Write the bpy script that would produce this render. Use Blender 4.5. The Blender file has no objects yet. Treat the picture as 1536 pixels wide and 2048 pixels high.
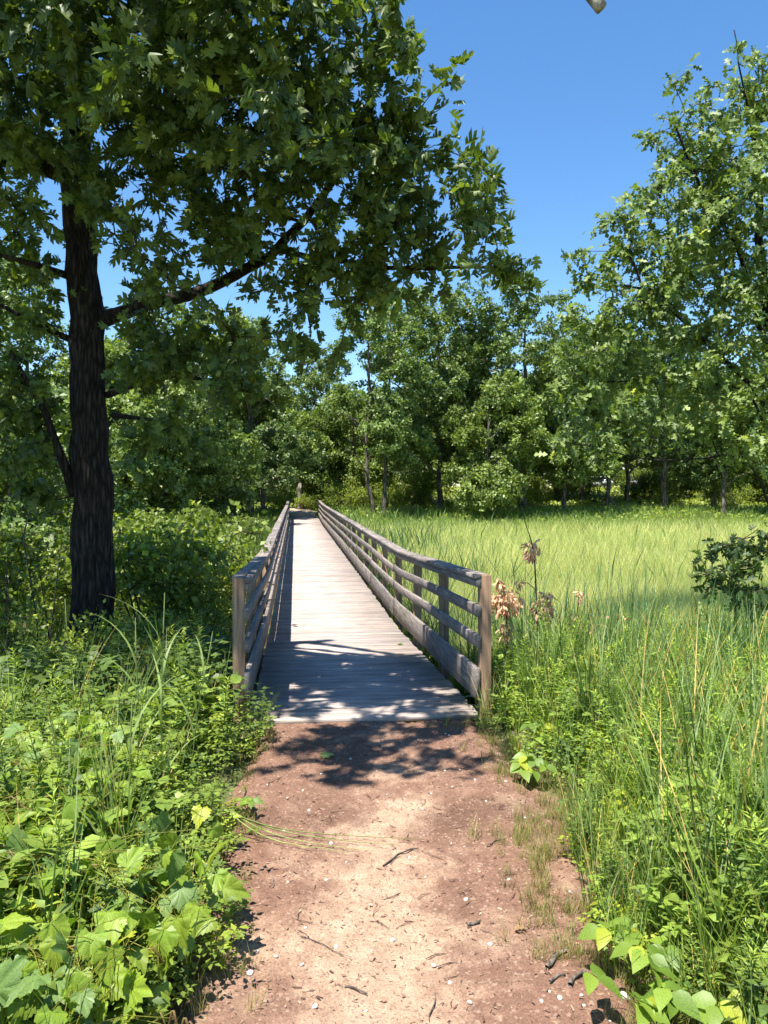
import bpy, math, time
import numpy as np
from mathutils import Matrix, Vector
T0 = time.time()
SC = bpy.context.scene
COL = SC.collection
R = math.radians

# ------------------------------------------------------------------ camera
CAM = np.array([0.0, 0.0, 1.73])
YAW, PITCH, FPX = R(6.35), R(1.72), 1600.0
cam_d = bpy.data.cameras.new('camera')
cam_d.sensor_fit = 'VERTICAL'
cam_d.sensor_height = 36.0
cam_d.lens = 36.0 * FPX / 2048.0
cam_d.clip_start = 0.05
cam_d.clip_end = 3000
cam = bpy.data.objects.new('camera', cam_d)
COL.objects.link(cam)
cam.location = CAM
cam.rotation_euler = (R(90) - PITCH, 0, -YAW)
SC.camera = cam

# ------------------------------------------------------------------ sky, sun, exposure
LIGHT = np.array([0.26, 0.24, -1.0]); LIGHT /= np.linalg.norm(LIGHT)      # the way the light travels
to_sun = -LIGHT
ELEV = math.asin(to_sun[2])
AZ = math.atan2(to_sun[0], to_sun[1])
world = bpy.data.worlds.new('World')
SC.world = world
world.use_nodes = True
wn = world.node_tree.nodes
wl = world.node_tree.links
sky = wn.new('ShaderNodeTexSky')
sky.sky_type = 'NISHITA'
sky.sun_disc = False
sky.sun_elevation = ELEV
sky.sun_rotation = AZ
sky.altitude = 200
sky.air_density = 1.0
sky.dust_density = 0.1
sky.ozone_density = 2.6
bg = wn['Background']
bg.inputs['Strength'].default_value = 0.1
hs = wn.new('ShaderNodeHueSaturation')
hs.inputs['Saturation'].default_value = 1.22
wl.new(sky.outputs[0], hs.inputs['Color'])
wl.new(hs.outputs[0], bg.inputs['Color'])
sun_d = bpy.data.lights.new('sun', 'SUN')
sun_d.energy = 4.9
sun_d.angle = R(0.55)
sun_d.color = (1.0, 0.955, 0.88)
sun = bpy.data.objects.new('sun', sun_d)
COL.objects.link(sun)
sun.rotation_euler = Vector(LIGHT).to_track_quat('-Z', 'Y').to_euler()
sun.location = (-8, -8, 30)
vs = SC.view_settings
vs.view_transform = 'Standard'
vs.look = 'None'
vs.exposure = 1.25
vs.gamma = 1.0
vs.use_curve_mapping = False
cy = SC.cycles
cy.max_bounces = 6
cy.diffuse_bounces = 3
cy.glossy_bounces = 2
cy.transmission_bounces = 4
cy.transparent_max_bounces = 4
cy.caustics_reflective = False
cy.caustics_refractive = False
cy.use_adaptive_sampling = True
cy.adaptive_threshold = 0.02

# ------------------------------------------------------------------ helpers
_f = np.array([math.sin(YAW) * math.cos(PITCH), math.cos(YAW) * math.cos(PITCH), -math.sin(PITCH)])
_r = np.array([math.cos(YAW), -math.sin(YAW), 0.0])
_u = np.cross(_r, _f)


def at(px, py, y):
    """the place that the photograph shows at (px, py), y metres ahead along the bridge"""
    d = _f + (px - 768.0) / FPX * _r - (py - 1024.0) / FPX * _u
    return CAM + d * (y / d[1])


def project(P):
    q = P - CAM
    z = q @ _f
    return 768 + FPX * (q @ _r) / z, 1024 - FPX * (q @ _u) / z, z


def gx(px, y):
    return at(px, 976, y)[0]


def sstep(a, b, x):
    t = np.clip((x - a) / (b - a), 0, 1)
    return t * t * (3 - 2 * t)


def _h(i, j, k):
    n = (i.astype(np.int64) * 374761393 + j.astype(np.int64) * 668265263 + k.astype(np.int64) * 2147483647 % 1000003) & 0xffffffff
    n = ((n ^ (n >> 13)) * 1274126177) & 0xffffffff
    n = (n ^ (n >> 16))
    return (n & 0xffffff) / float(0xffffff)


def vn(x, y, z=0.0):
    x, y, z = np.broadcast_arrays(np.asarray(x, float), np.asarray(y, float), np.asarray(z, float))
    i, j, k = np.floor(x), np.floor(y), np.floor(z)
    u, v, w = x - i, y - j, z - k
    u, v, w = u * u * (3 - 2 * u), v * v * (3 - 2 * v), w * w * (3 - 2 * w)
    o = 0
    for a in (0, 1):
        for b in (0, 1):
            for c in (0, 1):
                o = o + _h(i + a, j + b, k + c) * (u if a else 1 - u) * (v if b else 1 - v) * (w if c else 1 - w)
    return o


def fbm(x, y, z=0.0, n=4):
    o, a, s = 0, 0.5, 1.0
    for q in range(n):
        o = o + a * vn(np.asarray(x) * s + 17.3 * q, np.asarray(y) * s + 5.1 * q, np.asarray(z) * s + 3.7 * q)
        a *= 0.5
        s *= 2.03
    return o


def norm(v):
    return v / np.maximum(np.linalg.norm(v, axis=-1, keepdims=True), 1e-9)


class MB:
    """collects pieces of a mesh: vertices, faces of 3 or 4 corners, a colour for each vertex"""
    def __init__(self):
        self.V, self.F, self.C, self.M, self.n = [], [], [], [], 0

    def add(self, V, F, col=(0.5, 0.5, 0.5), mi=0):
        V = np.asarray(V, float).reshape(-1, 3)
        if not isinstance(F, (list, tuple)) or (len(F) and not isinstance(F[0], np.ndarray)):
            F = [np.asarray(F, np.int64)]
        for f in F:
            f = np.asarray(f, np.int64)
            if len(f):
                self.F.append(f + self.n)
                self.M.append(np.full(len(f), mi, np.int32))
        c = np.asarray(col, float)
        if c.ndim == 1:
            c = np.broadcast_to(c[:3], (len(V), 3))
        self.V.append(V)
        self.C.append(c)
        self.n += len(V)
        return self

    def mesh(self, name, mats, smooth=False):
        V = np.concatenate(self.V)
        C = np.concatenate(self.C)
        me = bpy.data.meshes.new(name)
        me.vertices.add(len(V))
        me.vertices.foreach_set('co', V.astype(np.float32).ravel())
        lv = np.concatenate([f.ravel() for f in self.F]).astype(np.int32)
        lt = np.concatenate([np.full(len(f), f.shape[1], np.int32) for f in self.F])
        ls = np.concatenate([[0], np.cumsum(lt)[:-1]]).astype(np.int32)
        me.loops.add(len(lv))
        me.loops.foreach_set('vertex_index', lv)
        me.polygons.add(len(lt))
        me.polygons.foreach_set('loop_start', ls)
        me.polygons.foreach_set('material_index', np.concatenate(self.M))
        a = me.attributes.new('col', 'FLOAT_COLOR', 'POINT')
        a.data.foreach_set('color', np.concatenate([C, np.ones((len(C), 1))], 1).astype(np.float32).ravel())
        me.update(calc_edges=True)
        if smooth:
            me.polygons.foreach_set('use_smooth', np.ones(len(lt), bool))
        for m in (mats if isinstance(mats, (list, tuple)) else [mats]):
            me.materials.append(m)
        return me

    def build(self, name, mats, parent=None, smooth=False, loc=None):
        return obj(name, self.mesh(name, mats, smooth), parent, loc)


def obj(name, me, parent=None, loc=None):
    o = bpy.data.objects.new(name, me)
    COL.objects.link(o)
    if parent is not None:
        o.parent = parent
    if loc is not None:
        o.location = loc
    return o


def tag(o, label=None, cat=None, group=None, kind=None):
    for k, v in (('label', label), ('category', cat), ('group', group), ('kind', kind)):
        if v:
            o[k] = v
    return o


def thing(name, label, cat, loc=(0, 0, 0), rz=0.0, group=None):
    o = bpy.data.objects.new(name, None)
    o.empty_display_size = 0.2
    COL.objects.link(o)
    o.location = loc
    o.rotation_euler = (0, 0, rz)
    return tag(o, label, cat, group)


def copy_tree(o, parent=None):
    c = o.copy()
    COL.objects.link(c)
    c.parent = parent
    for ch in o.children:
        copy_tree(ch, c)
    return c


def tube(P, r, k=6, cap=True):
    P = np.asarray(P, float)
    n = len(P)
    r = np.broadcast_to(np.asarray(r, float), (n,))
    T = np.gradient(P, axis=0)
    T = norm(T)
    ref = np.array([0.31, 0.95, 0.05]) if abs(T[0][2]) > 0.6 else np.array([0.05, 0.1, 1.0])
    U = norm(np.cross(T, ref))
    W = np.cross(T, U)
    a = np.linspace(0, 2 * np.pi, k, endpoint=False)
    V = P[:, None, :] + r[:, None, None] * (np.cos(a)[None, :, None] * U[:, None, :] + np.sin(a)[None, :, None] * W[:, None, :])
    i = np.arange(n - 1)[:, None] * k
    j = np.arange(k)[None, :]
    j2 = (j + 1) % k
    F = np.stack([i + j, i + j2, i + k + j2, i + k + j], -1).reshape(-1, 4)
    V = V.reshape(-1, 3)
    Fs = [F]
    if cap:
        V = np.concatenate([V, P[-1:]])
        e = (n - 1) * k + np.arange(k)
        Fs.append(np.stack([e, np.roll(e, -1), np.full(k, n * k)], -1))
    return V, Fs


def box(x0, x1, y0, y1, z0, z1, b=0.004):
    """a box with its long edges chamfered"""
    xs = [x0 + b, x1 - b, x1, x1, x1 - b, x0 + b, x0, x0]
    zs = [z0, z0, z0 + b, z1 - b, z1, z1, z1 - b, z0 + b]
    V = [(x, y, z) for y in (y0, y1) for x, z in zip(xs, zs)]
    F = np.array([[i, (i + 1) % 8, 8 + (i + 1) % 8, 8 + i] for i in range(8)])
    E = np.array([[0, 7, 2, 1], [7, 6, 3, 2], [6, 5, 4, 3], [8, 9, 10, 15], [15, 10, 11, 14], [14, 11, 12, 13]])
    return np.array(V), [F, E]


# ------------------------------------------------------------------ materials
def new_mat(name):
    m = bpy.data.materials.new(name)
    m.use_nodes = True
    nt = m.node_tree
    return m, nt.nodes, nt.links, nt.nodes['Principled BSDF']


def N(nodes, kind, **kw):
    n = nodes.new(kind)
    for k, v in kw.items():
        if k in n.inputs:
            n.inputs[k].default_value = v
        else:
            setattr(n, k, v)
    return n


def mixc(nodes, links, fac, a, b, blend='MIX'):
    m = nodes.new('ShaderNodeMix')
    m.data_type = 'RGBA'
    m.blend_type = blend
    for s, v in ((0, fac), (6, a), (7, b)):
        if hasattr(v, 'is_output'):
            links.new(v, m.inputs[s])
        elif s == 0:
            m.inputs[0].default_value = v
        else:
            m.inputs[s].default_value = (*v, 1) if len(v) == 3 else v
    return m.outputs[2]


def ramp(nodes, links, src, stops):
    r = nodes.new('ShaderNodeValToRGB')
    while len(r.color_ramp.elements) < len(stops):
        r.color_ramp.elements.new(0.5)
    for e, (p, c) in zip(r.color_ramp.elements, stops):
        e.position = p
        e.color = (*c, 1) if len(c) == 3 else c
    links.new(src, r.inputs[0])
    return r.outputs[0]


def leaf_mat(name, rough=0.42, trans=0.32, spec=0.5, tint=(1.5, 1.75, 0.45), gain=(1, 1, 1)):
    m, n, l, p = new_mat(name)
    a = N(n, 'ShaderNodeAttribute', attribute_name='col')
    tc = n.new('ShaderNodeTexCoord')
    nz = N(n, 'ShaderNodeTexNoise', Scale=23.0, Detail=3.0)
    l.new(tc.outputs['Object'], nz.inputs['Vector'])
    v = ramp(n, l, nz.outputs[0], [(0.3, tuple(0.72 * x for x in gain)), (0.7, tuple(1.22 * x for x in gain))])
    c = mixc(n, l, 1.0, a.outputs['Color'], v, 'MULTIPLY')
    l.new(c, p.inputs['Base Color'])
    p.inputs['Roughness'].default_value = rough
    p.inputs['Specular IOR Level'].default_value = spec
    tr = n.new('ShaderNodeBsdfTranslucent')
    tcol = mixc(n, l, 1.0, c, tint, 'MULTIPLY')
    l.new(tcol, tr.inputs['Color'])
    mx = n.new('ShaderNodeMixShader')
    mx.inputs[0].default_value = trans
    l.new(p.outputs[0], mx.inputs[1])
    l.new(tr.outputs[0], mx.inputs[2])
    l.new(mx.outputs[0], n['Material Output'].inputs['Surface'])
    return m


def bark_mat(name, dark, light, scale=7.0, stretch=0.16, bump=0.6):
    m, n, l, p = new_mat(name)
    tc = n.new('ShaderNodeTexCoord')
    mp = N(n, 'ShaderNodeMapping')
    mp.inputs['Scale'].default_value = (1, 1, stretch)
    l.new(tc.outputs['Object'], mp.inputs['Vector'])
    nz = N(n, 'ShaderNodeTexNoise', Scale=scale * 2.2, Detail=6.0, Roughness=0.65, Distortion=0.4)
    l.new(mp.outputs[0], nz.inputs['Vector'])
    vo = N(n, 'ShaderNodeTexVoronoi', feature='DISTANCE_TO_EDGE', Scale=scale * 1.7)
    l.new(mp.outputs[0], vo.inputs['Vector'])
    cr = ramp(n, l, vo.outputs['Distance'], [(0.0, (0.28, 0.28, 0.28)), (0.3, (1.1, 1.1, 1.1))])
    c = ramp(n, l, nz.outputs[0], [(0.3, dark), (0.72, light)])
    c2 = mixc(n, l, 1.0, c, cr, 'MULTIPLY')
    li = N(n, 'ShaderNodeTexNoise', Scale=3.1, Detail=5.0)
    l.new(tc.outputs['Object'], li.inputs['Vector'])
    lf = ramp(n, l, li.outputs[0], [(0.6, (0, 0, 0)), (0.72, (0.5, 0.5, 0.5))])
    c3 = mixc(n, l, lf, c2, (light[0] * 1.05, light[1] * 1.2, light[2] * 1.05))
    l.new(c3, p.inputs['Base Color'])
    p.inputs['Roughness'].default_value = 0.92
    p.inputs['Specular IOR Level'].default_value = 0.2
    b = N(n, 'ShaderNodeBump', Strength=bump, Distance=0.02)
    l.new(cr, b.inputs['Height'])
    l.new(b.outputs[0], p.inputs['Normal'])
    return m


def wood_mat(name, dark, mid, light, axis=1, grain=1.0, warm=None, knots=True):
    """weathered boards: long grain along one axis, each board its own shade"""
    m, n, l, p = new_mat(name)
    tc = n.new('ShaderNodeTexCoord')
    oi = n.new('ShaderNodeObjectInfo')
    off = N(n, 'ShaderNodeVectorMath', operation='SCALE')
    cb = n.new('ShaderNodeCombineXYZ')
    for i in range(3):
        l.new(oi.outputs['Random'], cb.inputs[i])
    l.new(cb.outputs[0], off.inputs[0])
    off.inputs['Scale'].default_value = 37.0
    ad = N(n, 'ShaderNodeVectorMath', operation='ADD')
    l.new(tc.outputs['Object'], ad.inputs[0])
    l.new(off.outputs[0], ad.inputs[1])
    mp = N(n, 'ShaderNodeMapping')
    s = [1.0, 1.0, 1.0]
    s[axis] = 0.045
    mp.inputs['Scale'].default_value = s
    l.new(ad.outputs[0], mp.inputs['Vector'])
    nz = N(n, 'ShaderNodeTexNoise', Scale=85.0 * grain, Detail=5.0, Roughness=0.6, Distortion=0.3)
    l.new(mp.outputs[0], nz.inputs['Vector'])
    n2 = N(n, 'ShaderNodeTexNoise', Scale=19.0 * grain, Detail=3.0, Distortion=1.2)
    l.new(mp.outputs[0], n2.inputs['Vector'])
    n3 = N(n, 'ShaderNodeTexNoise', Scale=2.6, Detail=4.0)
    l.new(ad.outputs[0], n3.inputs['Vector'])
    c = ramp(n, l, nz.outputs[0], [(0.28, dark), (0.5, mid), (0.72, light)])
    v2 = ramp(n, l, n2.outputs[0], [(0.32, (0.7, 0.69, 0.68)), (0.62, (1.08, 1.08, 1.08))])
    c = mixc(n, l, 1.0, c, v2, 'MULTIPLY')
    v3 = ramp(n, l, n3.outputs[0], [(0.3, (0.78, 0.78, 0.78)), (0.7, (1.12, 1.12, 1.12))])
    c = mixc(n, l, 1.0, c, v3, 'MULTIPLY')
    vr = ramp(n, l, oi.outputs['Random'], [(0.0, (0.84, 0.84, 0.86)), (1.0, (1.1, 1.08, 1.04))])
    c = mixc(n, l, 1.0, c, vr, 'MULTIPLY')
    if warm:
        wf = ramp(n, l, n3.outputs[0], [(0.42, (0, 0, 0)), (0.68, (0.75, 0.75, 0.75))])
        c = mixc(n, l, wf, c, warm)
    l.new(c, p.inputs['Base Color'])
    p.inputs['Roughness'].default_value = 0.85
    p.inputs['Specular IOR Level'].default_value = 0.25
    b = N(n, 'ShaderNodeBump', Strength=0.35, Distance=0.004)
    l.new(nz.outputs[0], b.inputs['Height'])
    l.new(b.outputs[0], p.inputs['Normal'])
    return m


def attr_mat(name, rough=0.95, spec=0.15, scale=40.0, lo=0.75, hi=1.2, bump=0.4, dist=0.01):
    m, n, l, p = new_mat(name)
    a = N(n, 'ShaderNodeAttribute', attribute_name='col')
    tc = n.new('ShaderNodeTexCoord')
    nz = N(n, 'ShaderNodeTexNoise', Scale=scale, Detail=6.0, Roughness=0.7)
    l.new(tc.outputs['Object'], nz.inputs['Vector'])
    v = ramp(n, l, nz.outputs[0], [(0.3, (lo, lo, lo)), (0.7, (hi, hi, hi))])
    c = mixc(n, l, 1.0, a.outputs['Color'], v, 'MULTIPLY')
    l.new(c, p.inputs['Base Color'])
    p.inputs['Roughness'].default_value = rough
    p.inputs['Specular IOR Level'].default_value = spec
    if bump:
        b = N(n, 'ShaderNodeBump', Strength=bump, Distance=dist)
        l.new(nz.outputs[0], b.inputs['Height'])
        l.new(b.outputs[0], p.inputs['Normal'])
    return m


def path_mat():
    m, n, l, p = new_mat('path_mulch')
    a = N(n, 'ShaderNodeAttribute', attribute_name='col')
    tc = n.new('ShaderNodeTexCoord')
    n1 = N(n, 'ShaderNodeTexNoise', Scale=130.0, Detail=5.0, Roughness=0.75)
    n2 = N(n, 'ShaderNodeTexNoise', Scale=9.0, Detail=5.0, Roughness=0.65)
    vo = N(n, 'ShaderNodeTexVoronoi', Scale=95.0)
    for q in (n1, n2, vo):
        l.new(tc.outputs['Object'], q.inputs['Vector'])
    v = ramp(n, l, n1.outputs[0], [(0.28, (0.45, 0.42, 0.4)), (0.5, (1, 1, 1)), (0.74, (1.5, 1.45, 1.4))])
    c = mixc(n, l, 1.0, a.outputs['Color'], v, 'MULTIPLY')
    v2 = ramp(n, l, n2.outputs[0], [(0.3, (0.78, 0.76, 0.75)), (0.7, (1.15, 1.15, 1.15))])
    c = mixc(n, l, 1.0, c, v2, 'MULTIPLY')
    sp = N(n, 'ShaderNodeSeparateColor')
    l.new(vo.outputs['Color'], sp.inputs[0])
    f = ramp(n, l, sp.outputs[0], [(0.88, (0, 0, 0)), (0.95, (0.38, 0.38, 0.38))])
    c = mixc(n, l, f, c, (0.46, 0.33, 0.24))
    f2 = ramp(n, l, sp.outputs[1], [(0.84, (0, 0, 0)), (0.92, (0.35, 0.35, 0.35))])
    c = mixc(n, l, f2, c, (0.09, 0.05, 0.035))
    l.new(c, p.inputs['Base Color'])
    p.inputs['Roughness'].default_value = 0.97
    p.inputs['Specular IOR Level'].default_value = 0.1
    b = N(n, 'ShaderNodeBump', Strength=0.7, Distance=0.008)
    l.new(n1.outputs[0], b.inputs['Height'])
    l.new(b.outputs[0], p.inputs['Normal'])
    return m


def plain(name, col, rough=0.5, metal=0.0, spec=0.5):
    m, n, l, p = new_mat(name)
    tc = n.new('ShaderNodeTexCoord')
    nz = N(n, 'ShaderNodeTexNoise', Scale=14.0, Detail=4.0)
    l.new(tc.outputs['Object'], nz.inputs['Vector'])
    c = ramp(n, l, nz.outputs[0], [(0.3, tuple(x * 0.88 for x in col)), (0.7, tuple(min(1, x * 1.08) for x in col))])
    l.new(c, p.inputs['Base Color'])
    p.inputs['Roughness'].default_value = rough
    p.inputs['Metallic'].default_value = metal
    p.inputs['Specular IOR Level'].default_value = spec
    return m


M = dict(
    oak_leaf=leaf_mat('oak_leaf_glossy', 0.5, 0.27, 0.36, (1.5, 1.6, 0.45), (1.32, 1.22, 1.05)),
    far_leaf=leaf_mat('far_leaf', 0.45, 0.30, 0.4, (1.4, 1.5, 0.5), (1.08, 1.06, 0.95)),
    herb=leaf_mat('herb_leaf', 0.48, 0.36, 0.4, (1.35, 1.45, 0.5), (1.42, 1.24, 0.86)),
    grass=leaf_mat('grass_blade', 0.55, 0.45, 0.3, (1.2, 1.2, 0.7), (1.15, 1.1, 1.0)),
    dead=leaf_mat('dead_leaf', 0.8, 0.2, 0.2, (1.1, 1.0, 0.8)),
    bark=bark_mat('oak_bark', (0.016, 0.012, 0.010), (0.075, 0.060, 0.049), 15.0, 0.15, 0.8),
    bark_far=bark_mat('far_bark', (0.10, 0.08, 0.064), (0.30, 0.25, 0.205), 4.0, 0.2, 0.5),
    twig=bark_mat('twig_bark', (0.05, 0.04, 0.03), (0.14, 0.115, 0.09), 14.0, 0.3, 0.2),
    deadwood=bark_mat('dead_wood', (0.16, 0.13, 0.105), (0.4, 0.345, 0.29), 9.0, 0.12, 0.5),
    plank=wood_mat('deck_plank_wood', (0.25, 0.205, 0.175), (0.44, 0.37, 0.325), (0.54, 0.465, 0.415), 0),
    rail=wood_mat('rail_wood', (0.115, 0.098, 0.088), (0.235, 0.203, 0.180), (0.355, 0.312, 0.278), 1),
    post=wood_mat('post_wood', (0.17, 0.10, 0.055), (0.33, 0.21, 0.125), (0.45, 0.31, 0.20), 2, 0.8),
    ground=attr_mat('ground_soil', 0.97, 0.1, 30.0),
    path=path_mat(),
    chip=attr_mat('mulch_chip', 0.95, 0.1, 120.0, 0.7, 1.25, 0.2),
    stone=attr_mat('limestone', 0.85, 0.2, 60.0, 0.85, 1.1, 0.4, 0.004),
)

# ------------------------------------------------------------------ ground
BX = 0.525                      # bridge centre line
Y0, BAYS, BAY = 6.1, 25, 1.757
Y1 = Y0 + BAYS * BAY


def path_c(y):
    return 0.36 + 0.165 * sstep(2.2, 4.2, y)


def path_hw(y):
    return 0.80 + 0.03 * np.sin(np.asarray(y) * 2.1)


def ground_z(x, y):
    x, y = np.asarray(x, float), np.asarray(y, float)
    near = 1 - sstep(5.6, 9.5, y)
    right = sstep(-1.2, 1.0, x)
    wet = -0.72 * right - 0.42 * (1 - right)
    far = sstep(44, 52.5, y)
    bank = -0.10 * sstep(1.0, 3.0, np.abs(x - BX))
    z = wet * (1 - near) * (1 - far) + bank * near
    z = z + far * (0.05 + 1.45 * sstep(53, 82, y))
    z = z + 0.10 * (fbm(x * 0.35, y * 0.35) - 0.47) * sstep(1.2, 3.0, np.abs(x - BX)) + 1.2 * (fbm(x * 0.03 + 9, y * 0.03) - 0.47) * sstep(60, 120, y)
    onp = (1 - sstep(0.8, 1.2, np.abs(x - path_c(y)))) * (1 - sstep(5.9, 6.4, y))
    return z - 0.05 * onp


def grid_axis(lims):
    out = []
    for a, b, n in lims:
        out.append(np.linspace(a, b, n, endpoint=False))
    return np.concatenate(out + [[lims[-1][1]]])


gxs = grid_axis([(-600, -80, 14), (-80, -20, 30), (-20, -5, 36), (-5, 5, 60), (5, 25, 50), (25, 80, 30), (80, 600, 14)])
gys = grid_axis([(-60, -6, 12), (-6, 12, 100), (12, 60, 100), (60, 110, 40), (110, 900, 24)])
GX, GY = np.meshgrid(gxs, gys, indexing='ij')
GZ = ground_z(GX, GY)
nx, ny = len(gxs), len(gys)
ii, jj = np.meshgrid(np.arange(nx - 1), np.arange(ny - 1), indexing='ij')
q0 = (ii * ny + jj).ravel()
GF = np.stack([q0, q0 + ny, q0 + ny + 1, q0 + 1], -1)
soil = np.array([0.115, 0.085, 0.055])
moss = np.array([0.085, 0.115, 0.035])
sedge = np.array([0.23, 0.27, 0.075])
mot = fbm(GX * 0.8, GY * 0.8)
mead = sstep(2.0, 4.0, GX) * sstep(7, 11, GY) * (1 - sstep(42, 50, GY + 2.0 * (mot - 0.5)))
gc = soil + (moss - soil) * np.clip(mot * 1.3, 0, 1)[..., None]
gc = gc + (sedge - gc) * mead[..., None]
g = MB().add(np.stack([GX, GY, GZ], -1), GF, gc.reshape(-1, 3)).build('ground', M['ground'], smooth=True)
tag(g, 'grassy and leaf strewn ground under the plants', kind='structure')

# dirt path: mulch and a worn sandy streak
px_ = np.linspace(-1.15, 1.15, 150)
py_ = np.linspace(-1.0, 6.16, 420)
PU, PY = np.meshgrid(px_, py_, indexing='ij')
PX = path_c(PY) + PU
edge = np.abs(PU) / (path_hw(PY) + 0.16 * (fbm(PX * 2.5, PY * 2.5) - 0.47) * 2)
PZ = 0.012 - 0.11 * sstep(0.9, 1.32, edge)
PZ = PZ + 0.05 * (fbm(PX * 2.2, PY * 2.2) - 0.47) + 0.018 * (fbm(PX * 14, PY * 14) - 0.47) + 0.012 * (vn(PX * 55, PY * 55) - 0.5)
PZ = PZ - 0.035 * (1 - sstep(5.6, 6.1, PY)) * np.exp(-(PU / 0.35) ** 2)
PZ = np.where(PY > 5.93, PZ - 0.12, PZ - 0.03 * sstep(5.6, 5.93, PY))
sand_c = path_c(PY) + 0.02 + 0.16 * np.sin(PY * 1.3 + 0.8)
sm = np.exp(-((PX - sand_c) / (0.42 - 0.16 * sstep(2.6, 4.6, PY))) ** 2 * 1.2) * (1 - sstep(3.3, 5.0, PY) * 0.62)
sm = np.clip(sm * 1.25 + (fbm(PX * 3.3, PY * 3.3) - 0.47) * 2.2 + (fbm(PX * 17, PY * 17) - 0.47) * 1.2 - 0.12, 0, 1)
mulch = np.array([0.20, 0.115, 0.079])
sand = np.array([0.39, 0.265, 0.182])
pc = mulch + (sand - mulch) * sm[..., None]
dk = sstep(0.55, 0.75, fbm(PX * 1.7 + 4, PY * 1.7))
pc = pc * (1 - 0.3 * dk * (1 - sm))[..., None]
nx, ny = PX.shape
ii, jj = np.meshgrid(np.arange(nx - 1), np.arange(ny - 1), indexing='ij')
q0 = (ii * ny + jj).ravel()
PF = np.stack([q0, q0 + ny, q0 + ny + 1, q0 + 1], -1)
path = MB().add(np.stack([PX, PY, PZ], -1), PF, pc.reshape(-1, 3)).build('path', M['path'], smooth=True)
tag(path, 'reddish mulch and sand footpath leading to the bridge', kind='structure')


def path_z(x, y):
    u = np.asarray(x) - path_c(y)
    i = np.clip(np.round((u + 1.15) / 2.3 * 149).astype(int), 0, 149)
    j = np.clip(np.round((np.asarray(y) + 1.0) / 7.16 * 419).astype(int), 0, 419)
    return PZ[i, j]


def surf_z(x, y):
    x, y = np.asarray(x, float), np.asarray(y, float)
    on = (np.abs(x - path_c(y)) < 1.1) & (y < 6.05) & (y > -0.9)
    return np.where(on, np.maximum(path_z(x, y), ground_z(x, y)), ground_z(x, y))


# sandy track that goes on beyond the far end of the bridge
fy = np.linspace(Y1 - 0.1, Y1 + 9, 30)
fx = np.linspace(-0.95, 0.95, 9)
FU, FY = np.meshgrid(fx, fy, indexing='ij')
FX = BX - 0.25 * sstep(Y1, Y1 + 9, FY) + FU
FZ = np.maximum(ground_z(FX, FY) + 0.03, -0.1 + 0.3 * sstep(Y1, Y1 + 6, FY)) - 0.1 * sstep(0.8, 0.95, np.abs(FU))
q0 = (np.arange(8)[:, None] * 30 + np.arange(29)[None, :]).ravel()
o = MB().add(np.stack([FX, FY, FZ], -1), np.stack([q0, q0 + 30, q0 + 31, q0 + 1], -1), (0.46, 0.36, 0.26)).build('far_path', M['path'], smooth=True)
tag(o, 'pale sandy track beyond the far end of the bridge', kind='structure')

# ------------------------------------------------------------------ footbridge
rng = np.random.default_rng(11)


def deck_z(y):
    y = np.asarray(y, float)
    a = np.clip((y - Y0) / 4.6, 0, 1)
    return -0.185 * np.minimum(a, 1) + 0.12 * sstep(40, Y1, y)


bridge = thing('footbridge', 'long narrow wooden footbridge with weathered grey plank deck and railings', 'footbridge', (BX, Y0, 0))
BO = np.array([BX, Y0, 0.0])
PITCH_P = 0.1475
npl = int((Y1 - Y0) / PITCH_P)
plank_me = []
for v in range(6):
    # box() runs along y: turned so that the chamfer runs along x
    V, F = box(0, 0.1405, -0.872 + 0.006 * rng.standard_normal(), 0.872 + 0.006 * rng.standard_normal(), -0.038, 0, 0.0045)
    V = np.stack([V[:, 1], V[:, 0], V[:, 2]], -1)
    F = [f[:, ::-1] for f in F]
    plank_me.append(MB().add(V, F).mesh('plank', M['plank']))
rest = MB()
for i in range(npl):
    y = Y0 + (i - 1) * PITCH_P
    z = deck_z(y)
    sl = math.atan2(deck_z(y + PITCH_P) - z, PITCH_P)
    if i < 285:
        o = obj('plank', plank_me[int(rng.integers(6))], bridge)
        o.location = (0.004 * rng.standard_normal(), y - Y0, z + 0.0015 * rng.standard_normal())
        o.rotation_euler = (sl + R(0.3) * rng.standard_normal(), R(0.06) * rng.standard_normal(), R(0.1) * rng.standard_normal() + (math.pi if i % 2 else 0))
        if i % 2:
            o.location.y += 0.1405
            o.rotation_euler.x = -o.rotation_euler.x
    else:
        V, F = box(0, 0.1405, -0.87, 0.87, -0.038, 0, 0.0045)
        V = np.stack([V[:, 1], V[:, 0] + y - Y0, V[:, 2] + z], -1)
        rest.add(V, [f[:, ::-1] for f in F])
if rest.n:
    o = rest.build('far_planks', M['plank'], bridge)
    tag(o, kind='stuff')
# long timbers under the deck
for sx in (-0.78, 0.0, 0.78):
    ys = np.linspace(Y0 - 0.08, Y1 - 0.2, 60)
    mb = MB()
    sec = np.array([(-0.04, -0.30), (0.04, -0.30), (0.04, -0.042), (-0.04, -0.042)])
    V = np.concatenate([np.stack([sx + sec[:, 0], np.full(4, y - Y0), sec[:, 1] + deck_z(y)], -1) for y in ys])
    i = np.arange(59)[:, None] * 4
    j = np.arange(4)[None, :]
    F = np.stack([i + j, i + (j + 1) % 4, i + 4 + (j + 1) % 4, i + 4 + j], -1).reshape(-1, 4)
    mb.add(V, [F, np.array([[3, 2, 1, 0], [236, 237, 238, 239]])]).build('stringer', M['rail'], bridge)
INNER = 0.908                  # inner face of the posts from the centre line


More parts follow.
